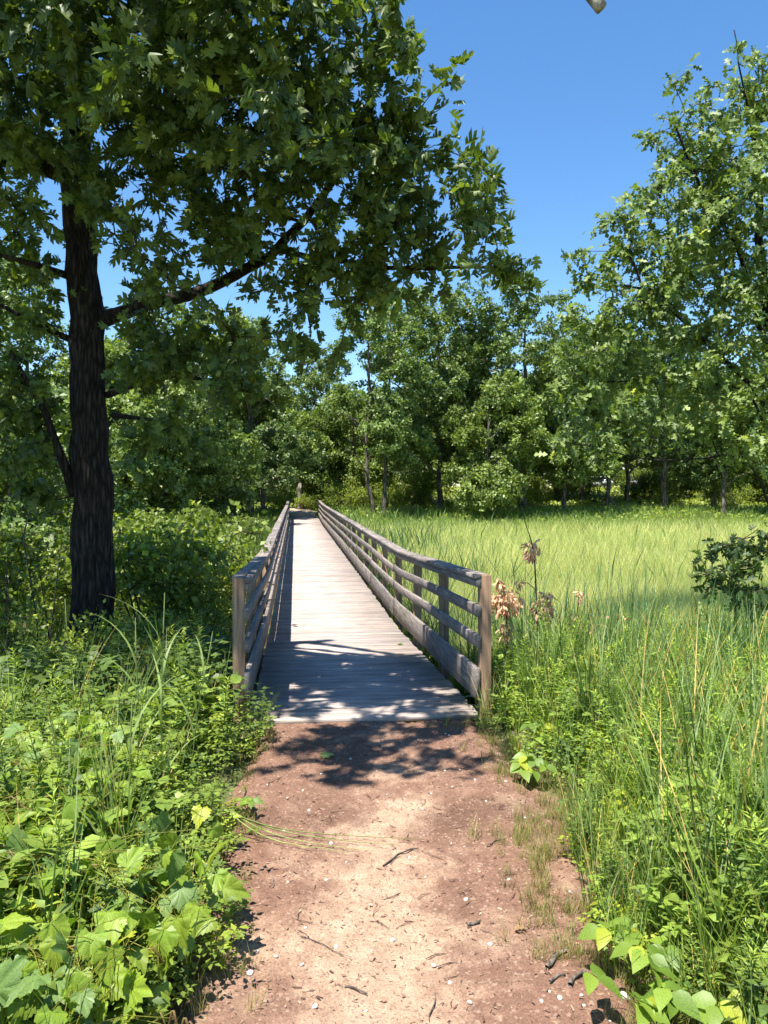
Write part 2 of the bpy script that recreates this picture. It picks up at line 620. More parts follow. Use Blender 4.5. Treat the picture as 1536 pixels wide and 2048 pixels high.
def board(side, k0, k1, xin, xout, z0, z1, name, ext0=0.0, ext1=0.0, jit=0.0):
    """a board along the bridge from post k0 to post k1, following the deck"""
    ys = np.linspace(Y0 + k0 * BAY - ext0, Y0 + k1 * BAY + ext1, int((k1 - k0) * 3) + 1)
    b = 0.004
    s = np.array([(xin + b, z0), (xout - b, z0), (xout, z0 + b), (xout, z1 - b), (xout - b, z1), (xin + b, z1), (xin, z1 - b), (xin, z0 + b)])
    wob = 0.004 * rng.standard_normal(2)
    V = []
    for q, y in enumerate(ys):
        t = q / (len(ys) - 1)
        w = wob[0] * (1 - t) + wob[1] * t + 0.003 * math.sin(t * 5 + wob[0] * 900)
        V.append(np.stack([s[:, 0] + w * 0.6 + (0 if name == 'cap_board' else 0.0), np.full(8, y - Y0), s[:, 1] + w + float(deck_z(max(y, Y0)))], -1))
    V = np.concatenate(V)
    if side < 0:
        V[:, 0] = -V[:, 0]
    m = len(ys)
    i = np.arange(m - 1)[:, None] * 8
    j = np.arange(8)[None, :]
    F = np.stack([i + j, i + (j + 1) % 8, i + 8 + (j + 1) % 8, i + 8 + j], -1).reshape(-1, 4)
    e = (m - 1) * 8
    E = np.array([[0, 7, 2, 1], [7, 6, 3, 2], [6, 5, 4, 3], [e, e + 1, e + 2, e + 7], [e + 7, e + 2, e + 3, e + 6], [e + 6, e + 3, e + 4, e + 5]])
    if side < 0:
        F, E = F[:, ::-1], E[:, ::-1]
    mb = MB().add(V, [F, E])
    return mb.build(name, M['rail'], bridge)


for side in (-1, 1):
    for k in range(BAYS + 1):
        y = Y0 + k * BAY
        zt = float(deck_z(y)) + (1.052 if k in (0, BAYS) else 1.018)
        zb = float(ground_z(BX + side * 0.95, y)) - 0.25
        # chamfer runs along y in box(): build upright instead
        b = 0.005
        h = 0.0445
        sec = np.array([(-h + b, -h), (h - b, -h), (h, -h + b), (h, h - b), (h - b, h), (-h + b, h), (-h, h - b), (-h, -h + b)])
        rings = [(zb, 1.0), (zt - 0.006, 1.0), (zt, 0.9)]
        V = np.concatenate([np.stack([sec[:, 0] * s, sec[:, 1] * s, np.full(8, z)], -1) for z, s in rings])
        V = np.concatenate([V, [[0, 0, zt]]])
        i = np.arange(2)[:, None] * 8
        j = np.arange(8)[None, :]
        F = np.stack([i + j, i + (j + 1) % 8, i + 8 + (j + 1) % 8, i + 8 + j], -1).reshape(-1, 4)
        T3 = np.stack([16 + np.arange(8), 16 + (np.arange(8) + 1) % 8, np.full(8, 24)], -1)
        o = MB().add(V, [F, T3]).build('post', M['post'], bridge)
        o.location = (side * (INNER + h), y - Y0 + (0.02 if k == 0 else 0), 0)
        o.rotation_euler = (R(0.35) * rng.standard_normal(), R(0.4) * rng.standard_normal(), R(0.6) * rng.standard_normal())
    spans = [(0, 3)] + [(k, min(k + 2, BAYS)) for k in range(3, BAYS, 2)]
    spans2 = [(k, min(k + 2, BAYS)) for k in range(0, BAYS, 2)]
    for a, b_ in spans2:
        e0 = 0.03 if a == 0 else -0.0015
        board(side, a, b_, INNER - 0.039, INNER - 0.001, 0.955, 1.012, 'top_rail', e0, -0.0015)
        board(side, a, b_, INNER - 0.052, INNER + 0.093 if a else INNER + 0.0, 1.019, 1.057, 'cap_board', e0, -0.0015)
    for a, b_ in spans:
        e0 = 0.035 if a == 0 else -0.0015
        board(side, a, b_, INNER - 0.039, INNER - 0.001, 0.722, 0.812, 'middle_rail', e0, -0.0015)
        board(side, a, b_, INNER - 0.039, INNER - 0.001, 0.487, 0.582, 'middle_rail', e0, -0.0015)
        board(side, a, b_, INNER - 0.039, INNER - 0.001, 0.092, 0.332, 'toe_board', e0, -0.0015)
    # outer fill of the cap over the first two bays, behind the end post
    board(side, 0, 2, INNER + 0.003, INNER + 0.093, 1.019, 1.056, 'cap_board', -0.072, -0.0015)

# ------------------------------------------------------------------ leaves
def tmpl_oak(curl=0.22, fold=0.10, twist=0.0, asym=0.0):
    """a lobed, bristle-tipped oak leaf of unit length along +y"""
    mid = [(0.012, 0.0), (0.03, 0.15), (0.075, 0.36), (0.085, 0.58), (0.06, 0.80)]
    lob = [[(0.20, 0.17), (0.27, 0.33)], [(0.30, 0.42), (0.40, 0.63)], [(0.25, 0.72), (0.235, 0.90)]]
    V, F3, F4 = [], [], []
    for s in (1, -1):
        b = len(V)
        for x, y in mid:
            V.append((s * x, y, -0.02 * (s * s)))
        for q in lob:
            for x, y in q:
                V.append((s * x * (1 + asym * s), y, fold * x * 2.2 - 0.05))
        for q in range(3):
            a, c, l0, l1 = b + 1 + q, b + 2 + q, b + 5 + 2 * q, b + 6 + 2 * q
            F3 += [(a, l0, l1), (a, l1, c)] if s > 0 else [(a, l1, l0), (a, c, l1)]
    tip = len(V)
    V.append((0, 1.0, -0.02))
    for q in range(4):
        F4.append((11 + q, q, q + 1, 12 + q))
    F3.append((15, 4, tip))
    V = np.array(V)
    V[:, 2] += -curl * V[:, 1] ** 2 + 0.08 * V[:, 1] + twist * V[:, 0] * V[:, 1]
    F3 += [(a, b, c) for a, b, c, d in F4] + [(a, c, d) for a, b, c, d in F4]
    return V, np.array(F3)


def tmpl_oak_lite():
    V = np.array([(0, 0.0, 0), (0.26, 0.28, 0.02), (0.07, 0.40, 0), (0.38, 0.58, 0.03), (0.08, 0.66, 0), (0.23, 0.86, 0.0), (0, 1, -0.05),
                  (-0.23, 0.86, 0.0), (-0.08, 0.66, 0), (-0.38, 0.58, 0.03), (-0.07, 0.40, 0), (-0.26, 0.28, 0.02)])
    V[:, 2] -= 0.18 * V[:, 1] ** 2
    F = np.array([(0, 1, 2), (2, 3, 4), (4, 5, 6), (6, 7, 8), (8, 9, 10), (10, 11, 0), (0, 2, 10), (2, 4, 10), (4, 8, 10), (4, 6, 8)])
    return V, F


def tmpl_quad(w=0.32):
    V = np.array([(0, 0, 0), (w, 0.45, 0.05), (0, 1, -0.10), (-w, 0.5, 0.05)])
    return V, np.array([(0, 1, 2), (0, 2, 3)])


def tmpl_lance(w=0.13, droop=0.25):
    V = np.array([(0, 0, 0), (w, 0.38, 0.05), (0, 0.42, 0.0), (-w, 0.38, 0.05), (0, 1, 0)])
    V[:, 2] -= droop * V[:, 1] ** 2
    return V, np.array([(0, 1, 2), (0, 2, 3), (2, 1, 4), (3, 2, 4)])


def tmpl_ovate(w=0.36, droop=0.25):
    V = np.array([(0, 0, 0), (w * .75, 0.16, .05), (w, 0.38, .07), (w * .62, 0.7, .05), (0, 1, 0), (-w * .62, 0.7, .05), (-w, 0.38, .07), (-w * .75, 0.16, .05), (0, 0.3, 0), (0, .66, 0)])
    V[:, 2] -= droop * V[:, 1] ** 2
    F = np.array([(0, 1, 8), (1, 2, 8), (8, 2, 9), (2, 3, 9), (9, 3, 4), (9, 4, 5), (6, 9, 5), (8, 9, 6), (8, 6, 7), (0, 8, 7)])
    return V, F


def put(mb, tm, pos, axis, nrm, size, col, wid=None):
    """many copies of a leaf: base at pos, length along axis, face towards nrm"""
    TV, TF = tm
    n = len(pos)
    if n == 0:
        return
    Y = norm(axis)
    Xv = norm(np.cross(Y, nrm))
    Z = np.cross(Xv, Y)
    size = np.broadcast_to(np.asarray(size, float), (n,))
    w = np.ones(n) if wid is None else np.broadcast_to(wid, (n,))
    V = pos[:, None, :] + size[:, None, None] * (TV[None, :, 0, None] * w[:, None, None] * Xv[:, None, :] + TV[None, :, 1, None] * Y[:, None, :] + TV[None, :, 2, None] * Z[:, None, :])
    F = (TF[None] + (np.arange(n) * len(TV))[:, None, None]).reshape(-1, TF.shape[1])
    C = np.repeat(np.broadcast_to(np.asarray(col, float), (n, 3)), len(TV), 0)
    mb.add(V.reshape(-1, 3), F, C)


def rand_dir(rng, n):
    return norm(rng.standard_normal((n, 3)))


def leaf_cols(rng, n, a, b, yellow=0.0, yc=(0.25, 0.30, 0.03)):
    t = np.clip(rng.beta(2, 2.4, n) + 0.05 * rng.standard_normal(n), 0, 1)[:, None]
    c = np.asarray(a) * (1 - t) + np.asarray(b) * t
    c = c * (1 + 0.12 * rng.standard_normal((n, 1)))
    if yellow:
        k = rng.random(n) < yellow
        c[k] = np.asarray(yc) * (0.8 + 0.4 * rng.random((k.sum(), 1)))
    return np.clip(c, 0.004, 0.9)


# ------------------------------------------------------------------ trees
def grow(rng, limbs, targets, step=0.28, sag=0.06):
    """limbs: polylines (points, radius at start, radius at end), the first is the trunk; each target point is reached by a branch
    that leaves the nearest wood. Returns limb paths, branch paths with radii and the end direction at each target."""
    pos, par, lim = [], [], []
    limb_paths = []
    for li, (P, r0, r1) in enumerate(limbs):
        P = np.asarray(P, float)
        seg = np.linalg.norm(np.diff(P, axis=0), axis=1)
        s = np.concatenate([[0], np.cumsum(seg)])
        m = max(3, int(s[-1] / 0.22))
        t = np.linspace(0, s[-1], m)
        Q = np.stack([np.interp(t, s, P[:, c]) for c in range(3)], -1)
        for _ in range(3):
            Q[1:-1] = 0.5 * Q[1:-1] + 0.25 * (Q[:-2] + Q[2:])
        Q[1:-1] += 0.012 * rng.standard_normal((m - 2, 3))
        rr = r0 + (r1 - r0) * (t / s[-1]) ** 0.8
        limb_paths.append((Q, rr))
        for q in range(m):
            pos.append(Q[q])
            par.append(-1)
            lim.append(rr[q])
    base_n = len(pos)
    pos = list(pos)
    A = np.array(pos)
    d0 = np.array([np.min(np.linalg.norm(A - t, axis=1)) for t in targets])
    order = np.argsort(d0)
    cap = base_n + len(targets) * 14
    PA = np.zeros((cap, 3))
    PA[:base_n] = A
    hop = np.zeros(cap)
    cnt = np.zeros(cap)
    n = base_n
    chains = []
    parent = np.full(cap, -1)
    trunk_base = A[0]
    ends = np.zeros((len(targets), 3))
    for ti in order:
        t = targets[ti]
        D = t - PA[:n]
        d = np.linalg.norm(D, axis=1)
        cost = d + 0.10 * hop[:n] + 0.35 * np.maximum(0, PA[:n, 2] - t[2])
        j = int(np.argmin(cost))
        dist = d[j]
        m = min(12, max(2, int(math.ceil(dist / step))))
        p0 = PA[j]
        pj = parent[j]
        d_in = norm(PA[j] - PA[pj]) if pj >= 0 else norm(D[j] + np.array([0, 0, 0.6 * dist]))
        out = norm(D[j])
        st = norm(0.4 * d_in + 0.8 * out)
        tt = np.linspace(0, 1, m + 1)[:, None]
        h = dist * 0.8
        e_dir = norm(out + np.array([0, 0, -sag * 4]) + 0.25 * rng.standard_normal(3))
        C = (2 * tt**3 - 3 * tt**2 + 1) * p0 + (tt**3 - 2 * tt**2 + tt) * st * h + (-2 * tt**3 + 3 * tt**2) * t + (tt**3 - tt**2) * e_dir * h
        C[1:-1] += 0.035 * dist / m * rng.standard_normal((m - 1, 3)) * 2
        ids = [j]
        for q in range(1, m + 1):
            PA[n] = C[q]
            parent[n] = ids[-1]
            hop[n] = hop[j] + q
            ids.append(n)
            n += 1
        ends[ti] = norm(C[-1] - C[-2])
        chains.append(ids)
    for ids in chains:
        a = ids[-1]
        while a >= 0:
            cnt[a] += 1
            a = parent[a]
    paths = []
    for ids in chains:
        r = 0.0042 * np.maximum(cnt[ids[1:]], 1) ** 0.5
        r = np.concatenate([[r[0]], r])
        paths.append((PA[ids], r))
    return limb_paths, paths, ends


def bark_trunk(Q, rr, k=40, rough=0.10, flare=0.0, seed=0, fine=3):
    """trunk with furrowed bark pushed in and out"""
    m = len(Q)
    t = np.linspace(0, m - 1, m * fine)
    Q = np.stack([np.interp(t, np.arange(m), Q[:, c]) for c in range(3)], -1)
    rr = np.interp(t, np.arange(m), rr)
    h = np.concatenate([[0], np.cumsum(np.linalg.norm(np.diff(Q, axis=0), axis=1))])
    V, F = tube(Q, rr, k, True)
    a = np.linspace(0, 2 * np.pi, k, endpoint=False)
    H, A = np.meshgrid(h, a, indexing='ij')
    ca, sa = np.cos(A), np.sin(A)
    f = np.abs(vn(ca * 7 + seed, sa * 7, H * 0.8) - 0.5) * 2
    f2 = vn(ca * 16 + seed, sa * 16, H * 3.0)
    lump = fbm(ca * 1.2 + seed, sa * 1.2, H * 0.7, 3) - 0.47
    f3 = vn(ca * 30 + seed, sa * 30, H * 14.0)
    disp = 1 + rough * 0.9 * (f - 0.5) + rough * 0.8 * (f2 - 0.5) + rough * 0.5 * (f3 - 0.5) + 0.06 * lump
    if flare:
        disp = disp + flare * np.exp(-H / 0.28) * (1 + 0.5 * np.cos(A * 5 + seed))
    n = len(Q)
    ctr = np.repeat(Q, k, 0)
    V[:n * k] = ctr + (V[:n * k] - ctr) * disp.reshape(-1, 1)
    return V, F


def blob_points(rng, blobs, shell=0.0):
    out = []
    for (c, r, dens) in blobs:
        r = np.broadcast_to(np.asarray(r, float), (3,))
        n = max(1, int(4.19 * r[0] * r[1] * r[2] * dens))
        d = rand_dir(rng, n)
        u = (shell ** 3 + (1 - shell ** 3) * rng.random(n)) ** (1 / 3)
        out.append(np.asarray(c) + d * u[:, None] * r)
    return np.concatenate(out)


def thin(rng, P, dmin):
    keep = []
    cell = {}
    for i in rng.permutation(len(P)):
        c = tuple(np.floor(P[i] / dmin).astype(int))
        ok = True
        for a in (-1, 0, 1):
            for b in (-1, 0, 1):
                for e in (-1, 0, 1):
                    for j in cell.get((c[0] + a, c[1] + b, c[2] + e), ()):
                        if np.sum((P[i] - P[j]) ** 2) < dmin * dmin:
                            ok = False
        if ok:
            cell.setdefault(c, []).append(i)
            keep.append(i)
    return P[np.array(keep)]


def spray_leaves(rng, targets, ends, per, spread, leaf, droop=0.35, up=0.9, axis=None):
    """positions, axes and faces of the leaves that sit around each twig end"""
    n = len(targets)
    idx = np.repeat(np.arange(n), per)
    N_ = len(idx)
    e = ends[idx]
    t = rng.random(N_) ** 0.7
    pos = targets[idx] + e * ((t - 0.75) * spread * 1.5)[:, None] + rand_dir(rng, N_) * (rng.random(N_) * spread * 0.55)[:, None]
    ax = norm(e * 0.55 + rand_dir(rng, N_) * 0.95 + np.array([0, 0, -droop]))
    nr = np.array([0, 0, up]) + 0.7 * rng.standard_normal((N_, 3))
    if axis is not None:                       # drooping leaves show their upper face outwards
        o_ = pos - np.asarray(axis)
        o_[:, 2] = 0
        nr = nr + 0.75 * norm(o_)
    nr = norm(nr)
    return pos, ax, nr, leaf * (0.55 + 0.75 * rng.random(N_))


def wood_mesh(mb, paths, kmin=3):
    for P, r in paths:
        k = 7 if r[0] > 0.03 else (5 if r[0] > 0.012 else kmin)
        V, F = tube(P, r, k, False)
        mb.add(V, F)


TL_OAKS = [tmpl_oak(0.22, 0.1, 0.3, 0.1), tmpl_oak(0.55, 0.35, -0.5, -0.15), tmpl_oak(-0.15, 0.5, 0.7, 0.05), tmpl_oak(0.4, -0.25, -0.2, 0.2)]
TL_OAK, TL_LITE, TL_QUAD, TL_LANCE, TL_OV = tmpl_oak(), tmpl_oak_lite(), tmpl_quad(), tmpl_lance(), tmpl_ovate()


def big_oak(name, label, seed, limbs, blobs, per, leaf, cols, keep=None, dmin=0.2, own=290, yellow=0.01, limb_names=1, tm=TL_OAK, flare=0.4, tk=90, spread=0.26):
    rng = np.random.default_rng(seed)
    T = blob_points(rng, blobs)
    T = thin(rng, T, dmin)
    if keep is not None:
        T = T[keep(T)]
    lp, paths, ends = grow(rng, limbs, T)
    base = np.asarray(limbs[0][0][0], float)
    root = thing(name, label, 'tree', base)
    Q, rr = lp[0]
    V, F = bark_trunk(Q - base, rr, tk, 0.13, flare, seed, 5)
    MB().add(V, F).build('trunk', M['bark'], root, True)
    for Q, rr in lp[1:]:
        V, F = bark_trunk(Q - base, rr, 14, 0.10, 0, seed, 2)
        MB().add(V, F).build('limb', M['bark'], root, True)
    mb = MB()
    wood_mesh(mb, [(P - base, r) for P, r in paths])
    tag(mb.build('branches', M['twig'], root, True), kind='stuff')
    pos, ax, nr, sz = spray_leaves(rng, T, ends, per, spread, leaf, 0.45, 0.8, base)
    if keep is not None:
        k = keep(pos + ax * 0.07)
        pos, ax, nr, sz = pos[k], ax[k], nr[k], sz[k]
    col = leaf_cols(rng, len(pos), cols[0], cols[1], yellow)
    wid = 0.6 + 0.4 * rng.random(len(pos))
    # the leaves that show largest are parts of their own
    X, Yp, Zd = project(pos)
    vis = (X > -20) & (X < 1556) & (Yp > -20) & (Yp < 2060) & (Zd > 0.5)
    score = np.where(vis, sz / np.maximum(Zd, 0.5), 0)
    big = np.argsort(-score)[:own]
    big = big[score[big] > 0]
    rest = np.ones(len(pos), bool)
    rest[big] = False
    if rest.any():
        mb = MB()
        tms = TL_OAKS if tm is TL_OAK else [tm]
        ri = np.nonzero(rest)[0]
        for q, t_ in enumerate(tms):
            k = ri[q::len(tms)]
            put(mb, t_, pos[k] - base, ax[k], nr[k], sz[k], col[k], wid[k])
        tag(mb.build('foliage', M['oak_leaf'], root), kind='stuff')
    vm = []
    for q in range(8):
        b = MB()
        t_ = TL_OAKS[q % 4] if tm is TL_OAK else tm
        b.add(t_[0], t_[1], col[big[q * len(big) // 8]] if len(big) else (0.05, 0.1, 0.03))
        vm.append(b.mesh('leaf', M['oak_leaf']))
    for q, b in enumerate(big):
        Y = norm(ax[b])
        Xv = norm(np.cross(Y, nr[b]))
        Z = np.cross(Xv, Y)
        o = obj('leaf', vm[q % 8], root)
        m4 = Matrix([[Xv[i] * sz[b] * wid[b], Y[i] * sz[b], Z[i] * sz[b], pos[b][i] - base[i]] for i in range(3)] + [[0, 0, 0, 1]])
        o.matrix_local = m4
    return root


def shadow_xy(P, z=-0.1):
    s = (P[:, 2] - z) / -LIGHT[2]
    return P[:, 0] + LIGHT[0] * s, P[:, 1] + LIGHT[1] * s


def keep_left(P):
    """the crown leaves the deck beyond its first metres and the nearest path in the sun"""
    sx, sy = shadow_xy(P)
    w = 0.25 * (vn(sx * 3, sy * 3) - 0.5)
    lit_far = (sy > 8.75 + w) & (sx > -0.30)
    lit_near = (sy < 4.55 + w * 3 + 0.35 * np.abs(sx - 0.6)) & (sx > -1.0) & (sx < 3.2)
    lit_left = (sy < 5.9 + w * 3) & (sx <= -1.0)
    lit_right = (sx > 1.9 + w) & (sy < 6.4)
    rnd = _h(np.floor(P[:, 0] * 61), np.floor(P[:, 1] * 61), np.floor(P[:, 2] * 61))
    px, py, zd = project(P)
    before = (np.abs(px - 180) < 62) & (py > 440) & (py < 1200) & (P[:, 1] < 8.7) & (rnd < 0.8)
    limb_y = np.interp(px, [205, 380, 530, 640, 665], [640, 588, 520, 420, 365])
    open_ = (px > 225) & (px < 640) & (np.abs(py - limb_y) < 22) & (P[:, 1] < 7.6) & (rnd < 0.75)
    gap = (px > 215) & (px < 720) & (py > 320) & (py < 720) & (rnd < 0.07 + 0.36 * (vn(px * 0.02 + 3, py * 0.02) < 0.48))
    fleck = (sx > -0.5) & (sx < 2.0) & (sy > 4.4) & (sy < 8.9) & (vn(sx * 5.5, sy * 4.5) > 0.7) & (zd > 0) & (py < 250)
    bx, by = shadow_xy(P, 0.75)
    bunch = ((np.abs(bx - 1.85) < 0.16) & (np.abs(by - 6.9) < 0.17)) | ((np.abs(bx - 2.15) < 0.13) & (np.abs(by - 7.2) < 0.14))
    lit_bush = (sy > 9.9 + w * 2) & (sx > -2.8)
    return ~(lit_bush | lit_far | lit_near | lit_left | lit_right | before | open_ | gap | fleck | bunch)


def B(px, py, y, r, dens):
    return (at(px, py, y), r, dens * 2.2)


tb = at(180, 1335, 8.3)
tb[2] = float(ground_z(tb[0], tb[1])) - 0.1
fork = at(148, 330, 8.25)
trunk_pts = [tb, at(184, 1200, 8.3), at(186, 1000, 8.3), at(180, 800, 8.3), at(172, 600, 8.3), at(158, 450, 8.3), fork, at(165, 150, 8.2), at(185, -100, 8.0), at(200, -420, 7.8)]
limbs_left = [
    (trunk_pts, 0.232, 0.095),
    ([at(205, 640, 8.3), at(270, 606, 8.2), at(380, 588, 8.0), at(460, 560, 7.8), at(530, 520, 7.6), at(590, 470, 7.3), at(640, 420, 7.1), at(665, 365, 6.9)], 0.085, 0.03),
    ([at(150, 345, 8.25), at(80, 318, 8.1), at(0, 312, 7.9), at(-120, 280, 7.6)], 0.15, 0.07),
    ([at(165, 250, 8.2), at(260, 150, 7.7), at(380, 60, 7.1), at(520, -40, 6.5), at(640, -160, 6.0)], 0.12, 0.05),
    ([at(172, 180, 8.2), at(330, 130, 7.7), at(520, 180, 7.1), at(680, 220, 6.7), at(800, 300, 6.5)], 0.07, 0.02),
    ([at(160, 560, 8.3), at(90, 520, 8.1), at(0, 510, 7.9)], 0.045, 0.02),
    ([at(165, 690, 8.3), at(80, 640, 8.2), at(0, 610, 8.1)], 0.04, 0.016),
    ([at(215, 790, 8.3), at(270, 755, 8.1), at(360, 745, 7.8), at(450, 760, 7.5)], 0.04, 0.014),
    ([at(150, 990, 8.3), at(120, 900, 8.2), at(80, 800, 8.0), at(20, 700, 7.8)], 0.06, 0.02),
    ([at(560, 500, 7.4), at(660, 520, 7.0), at(780, 545, 6.7), at(900, 530, 6.5), at(1000, 535, 6.4)], 0.03, 0.012),
    ([at(225, 830, 8.3), at(300, 820, 8.1), at(360, 850, 7.9)], 0.028, 0.012),
    ([at(190, -100, 8.0), at(100, -350, 7.2), at(60, -700, 6.2)], 0.10, 0.04),
    ([at(195, -200, 8.0), at(380, -380, 6.9), at(520, -600, 6.0)], 0.09, 0.03),
]
blobs_left = [
    B(420, 60, 5.8, 1.0, 9), B(300, 60, 6.4, 1.0, 9), B(560, 90, 5.9, 1.0, 10), B(680, 120, 6.2, 0.85, 10), B(740, 260, 6.4, 0.7, 11), B(690, 330, 6.5, 0.7, 11), B(780, 60, 6.3, 0.32, 10),
    B(800, 170, 6.3, 0.25, 12), B(850, 400, 6.4, 0.5, 18), B(905, 400, 6.4, 0.4, 20), B(930, 460, 6.4, 0.36, 22), B(860, 330, 6.4, 0.28, 18), B(955, 345, 6.35, 0.22, 30), B(800, 250, 6.4, 0.45, 16), B(770, 150, 6.3, 0.4, 14), B(800, 420, 6.5, 0.5, 16), B(960, 400, 6.4, 0.2, 30), B(965, 345, 6.35, 0.16, 30), B(960, 420, 6.35, 0.2, 26), B(900, 330, 6.4, 0.25, 20), B(930, 500, 6.4, 0.28, 16), B(985, 540, 6.4, 0.17, 110), B(1040, 535, 6.4, 0.15, 160),
    B(850, 540, 6.5, 0.4, 14), B(760, 480, 6.6, 0.6, 11), B(560, 330, 6.8, 0.9, 7), B(430, 300, 7.0, 0.9, 7), B(640, 480, 7.0, 0.7, 8), B(760, 600, 6.8, 0.38, 13), B(690, 620, 7.0, 0.45, 11),
    B(590, 640, 7.1, 0.42, 9), B(480, 470, 6.9, 0.8, 5), B(350, 450, 7.1, 0.8, 9), B(420, 520, 7.1, 0.6, 8), B(300, 420, 7.4, 0.6, 8), B(560, 450, 7.2, 0.6, 8), B(640, 560, 7.0, 0.5, 9), B(460, 400, 7.3, 0.6, 9), B(560, 540, 7.2, 0.4, 9), B(290, 330, 7.3, 0.7, 7), B(260, 500, 7.6, 0.6, 9), B(400, 640, 7.1, 0.55, 10), B(300, 640, 7.4, 0.5, 9), B(270, 680, 7.5, 0.45, 9), B(350, 560, 7.4, 0.5, 7), B(520, 590, 7.3, 0.5, 7), B(500, 690, 7.2, 0.3, 9),
    B(320, 690, 7.4, 0.5, 7), B(400, 740, 7.1, 0.42, 13), B(480, 765, 7.0, 0.33, 16), B(525, 790, 7.3, 0.18, 20), B(330, 800, 7.4, 0.4, 10), B(300, 880, 7.5, 0.4, 10), B(380, 880, 8.0, 0.35, 8), B(260, 720, 7.5, 0.4, 8),
    B(40, 150, 6.9, 1.2, 7), B(150, 60, 6.8, 1.0, 7), B(40, 420, 8.7, 0.6, 6), B(80, 480, 8.7, 0.6, 6), B(40, 560, 8.4, 0.6, 7), B(60, 660, 8.2, 0.55, 8), B(30, 760, 8.0, 0.5, 9), B(90, 800, 8.1, 0.45, 8),
    B(20, 880, 8.0, 0.5, 9), B(100, 900, 8.3, 0.35, 8), B(60, 980, 8.2, 0.45, 7), B(280, 600, 8.9, 0.6, 3), B(60, 300, 9.0, 0.8, 4),
    (np.array([-2.6, 6.6, 8.2]), (2.0, 1.6, 1.2), 9), (np.array([-1.6, 5.0, 7.6]), (1.2, 1.2, 0.9), 3.0), (np.array([-3.4, 7.6, 9.2]), (1.8, 1.6, 1.1), 8.0), (np.array([-1.6, 5.8, 6.4]), (1.0, 1.0, 0.6), 6.0), (np.array([-2.6, 5.4, 6.9]), (1.3, 1.2, 0.8), 10),
    (np.array([-0.95, 3.85, 5.6]), (0.85, 0.75, 0.5), 34), (np.array([-0.5, 4.2, 5.2]), (0.7, 0.7, 0.45), 34), (np.array([-0.4, 5.6, 5.4]), (0.8, 0.9, 0.5), 12),
    (np.array([-4.7, 6.4, 6.6]), (1.6, 1.3, 1.2), 7), (np.array([-5.2, 8.2, 7.6]), (1.6, 1.5, 1.2), 6), (np.array([-3.6, 6.2, 5.6]), (1.0, 0.9, 0.8), 7),
    (np.array([-4.6, 8.6, 6.2]), (1.5, 1.5, 1.3), 3.5), (np.array([-4.2, 7.2, 4.5]), (0.9, 0.9, 0.9), 5),
]
big_oak('oak_tree', 'large dark oak with thick furrowed trunk on the left, its limbs reaching over the bridge', 5, limbs_left, blobs_left, 22, 0.145,
        ((0.032, 0.064, 0.019), (0.140, 0.205, 0.046)), keep_left, 0.155, 290, 0.006)

rb = np.array([7.6, 11.6, 0.0])
rb[2] = float(ground_z(rb[0], rb[1])) - 0.1
limbs_right = [
    ([rb, rb + (0.02, 0, 1.2), rb + (-0.1, 0.05, 2.6), rb + (-0.25, 0.1, 4.4), rb + (-0.5, 0.1, 6.4), rb + (-0.7, 0, 8.6)], 0.17, 0.03),
    ([rb + (-0.05, 0, 1.9), at(1536, 800, 11.2), at(1450, 720, 11.0), at(1385, 660, 10.9), at(1310, 590, 10.7)], 0.06, 0.02),
    ([rb + (-0.3, 0.1, 4.4), at(1480, 500, 11.3), at(1400, 380, 11.1), at(1350, 250, 11.0)], 0.05, 0.015),
    ([rb + (-0.1, 0, 2.6), at(1500, 770, 11.2), at(1300, 762, 10.9), at(1170, 765, 10.6)], 0.022, 0.009),
    ([rb + (-0.05, 0, 1.5), at(1500, 905, 10.8), at(1300, 925, 10.4), at(1200, 900, 10.3)], 0.02, 0.008),
    ([rb + (-0.45, 0.1, 5.8), at(1520, 300, 11.4), at(1480, 150, 11.3), at(1468, 60, 11.3)], 0.04, 0.008),
]
blobs_right = [
    B(1470, 100, 11.3, 0.22, 22), B(1530, 150, 11.4, 0.5, 16), B(1440, 210, 11.3, 0.42, 18), B(1350, 170, 11.1, 0.22, 26), B(1380, 280, 11.1, 0.55, 16), B(1470, 320, 11.3, 0.9, 11), B(1320, 270, 11.0, 0.28, 22),
    B(1320, 370, 10.9, 0.45, 18), B(1400, 420, 11.1, 0.9, 11), B(1500, 480, 11.3, 1.0, 10), B(1215, 440, 10.6, 0.22, 24), B(1260, 470, 10.7, 0.45, 18), B(1330, 520, 10.8, 0.7, 13), B(1190, 530, 10.6, 0.38, 20), B(1160, 490, 10.5, 0.15, 30),
    B(1260, 600, 10.7, 0.65, 14), B(1380, 620, 11.0, 0.85, 10), B(1180, 640, 10.5, 0.45, 18), B(1150, 720, 10.4, 0.35, 20), B(1230, 730, 10.6, 0.55, 14), B(1330, 730, 10.8, 0.7, 11), B(1500, 640, 11.2, 0.9, 9),
    B(1140, 800, 10.3, 0.3, 20), B(1210, 830, 10.4, 0.45, 15), B(1300, 840, 10.6, 0.5, 13), B(1400, 800, 10.8, 0.6, 11), B(1500, 800, 10.8, 0.7, 10), B(1130, 890, 10.2, 0.24, 26), B(1200, 905, 10.3, 0.3, 20), B(1450, 880, 10.4, 0.35, 14), B(1520, 890, 10.3, 0.4, 14),
    (np.array([8.2, 11.8, 7.2]), (1.3, 1.3, 1.6), 5), (np.array([8.8, 11.5, 5.0]), (1.5, 1.5, 1.5), 5), (np.array([8.6, 11.2, 3.2]), (1.4, 1.3, 0.9), 5), (np.array([7.0, 13.0, 5.0]), (1.2, 1.0, 1.8), 3.5),
]


def keep_right(P):
    x, y, z = project(P)
    return ~((x < 1300) & (y > 935))


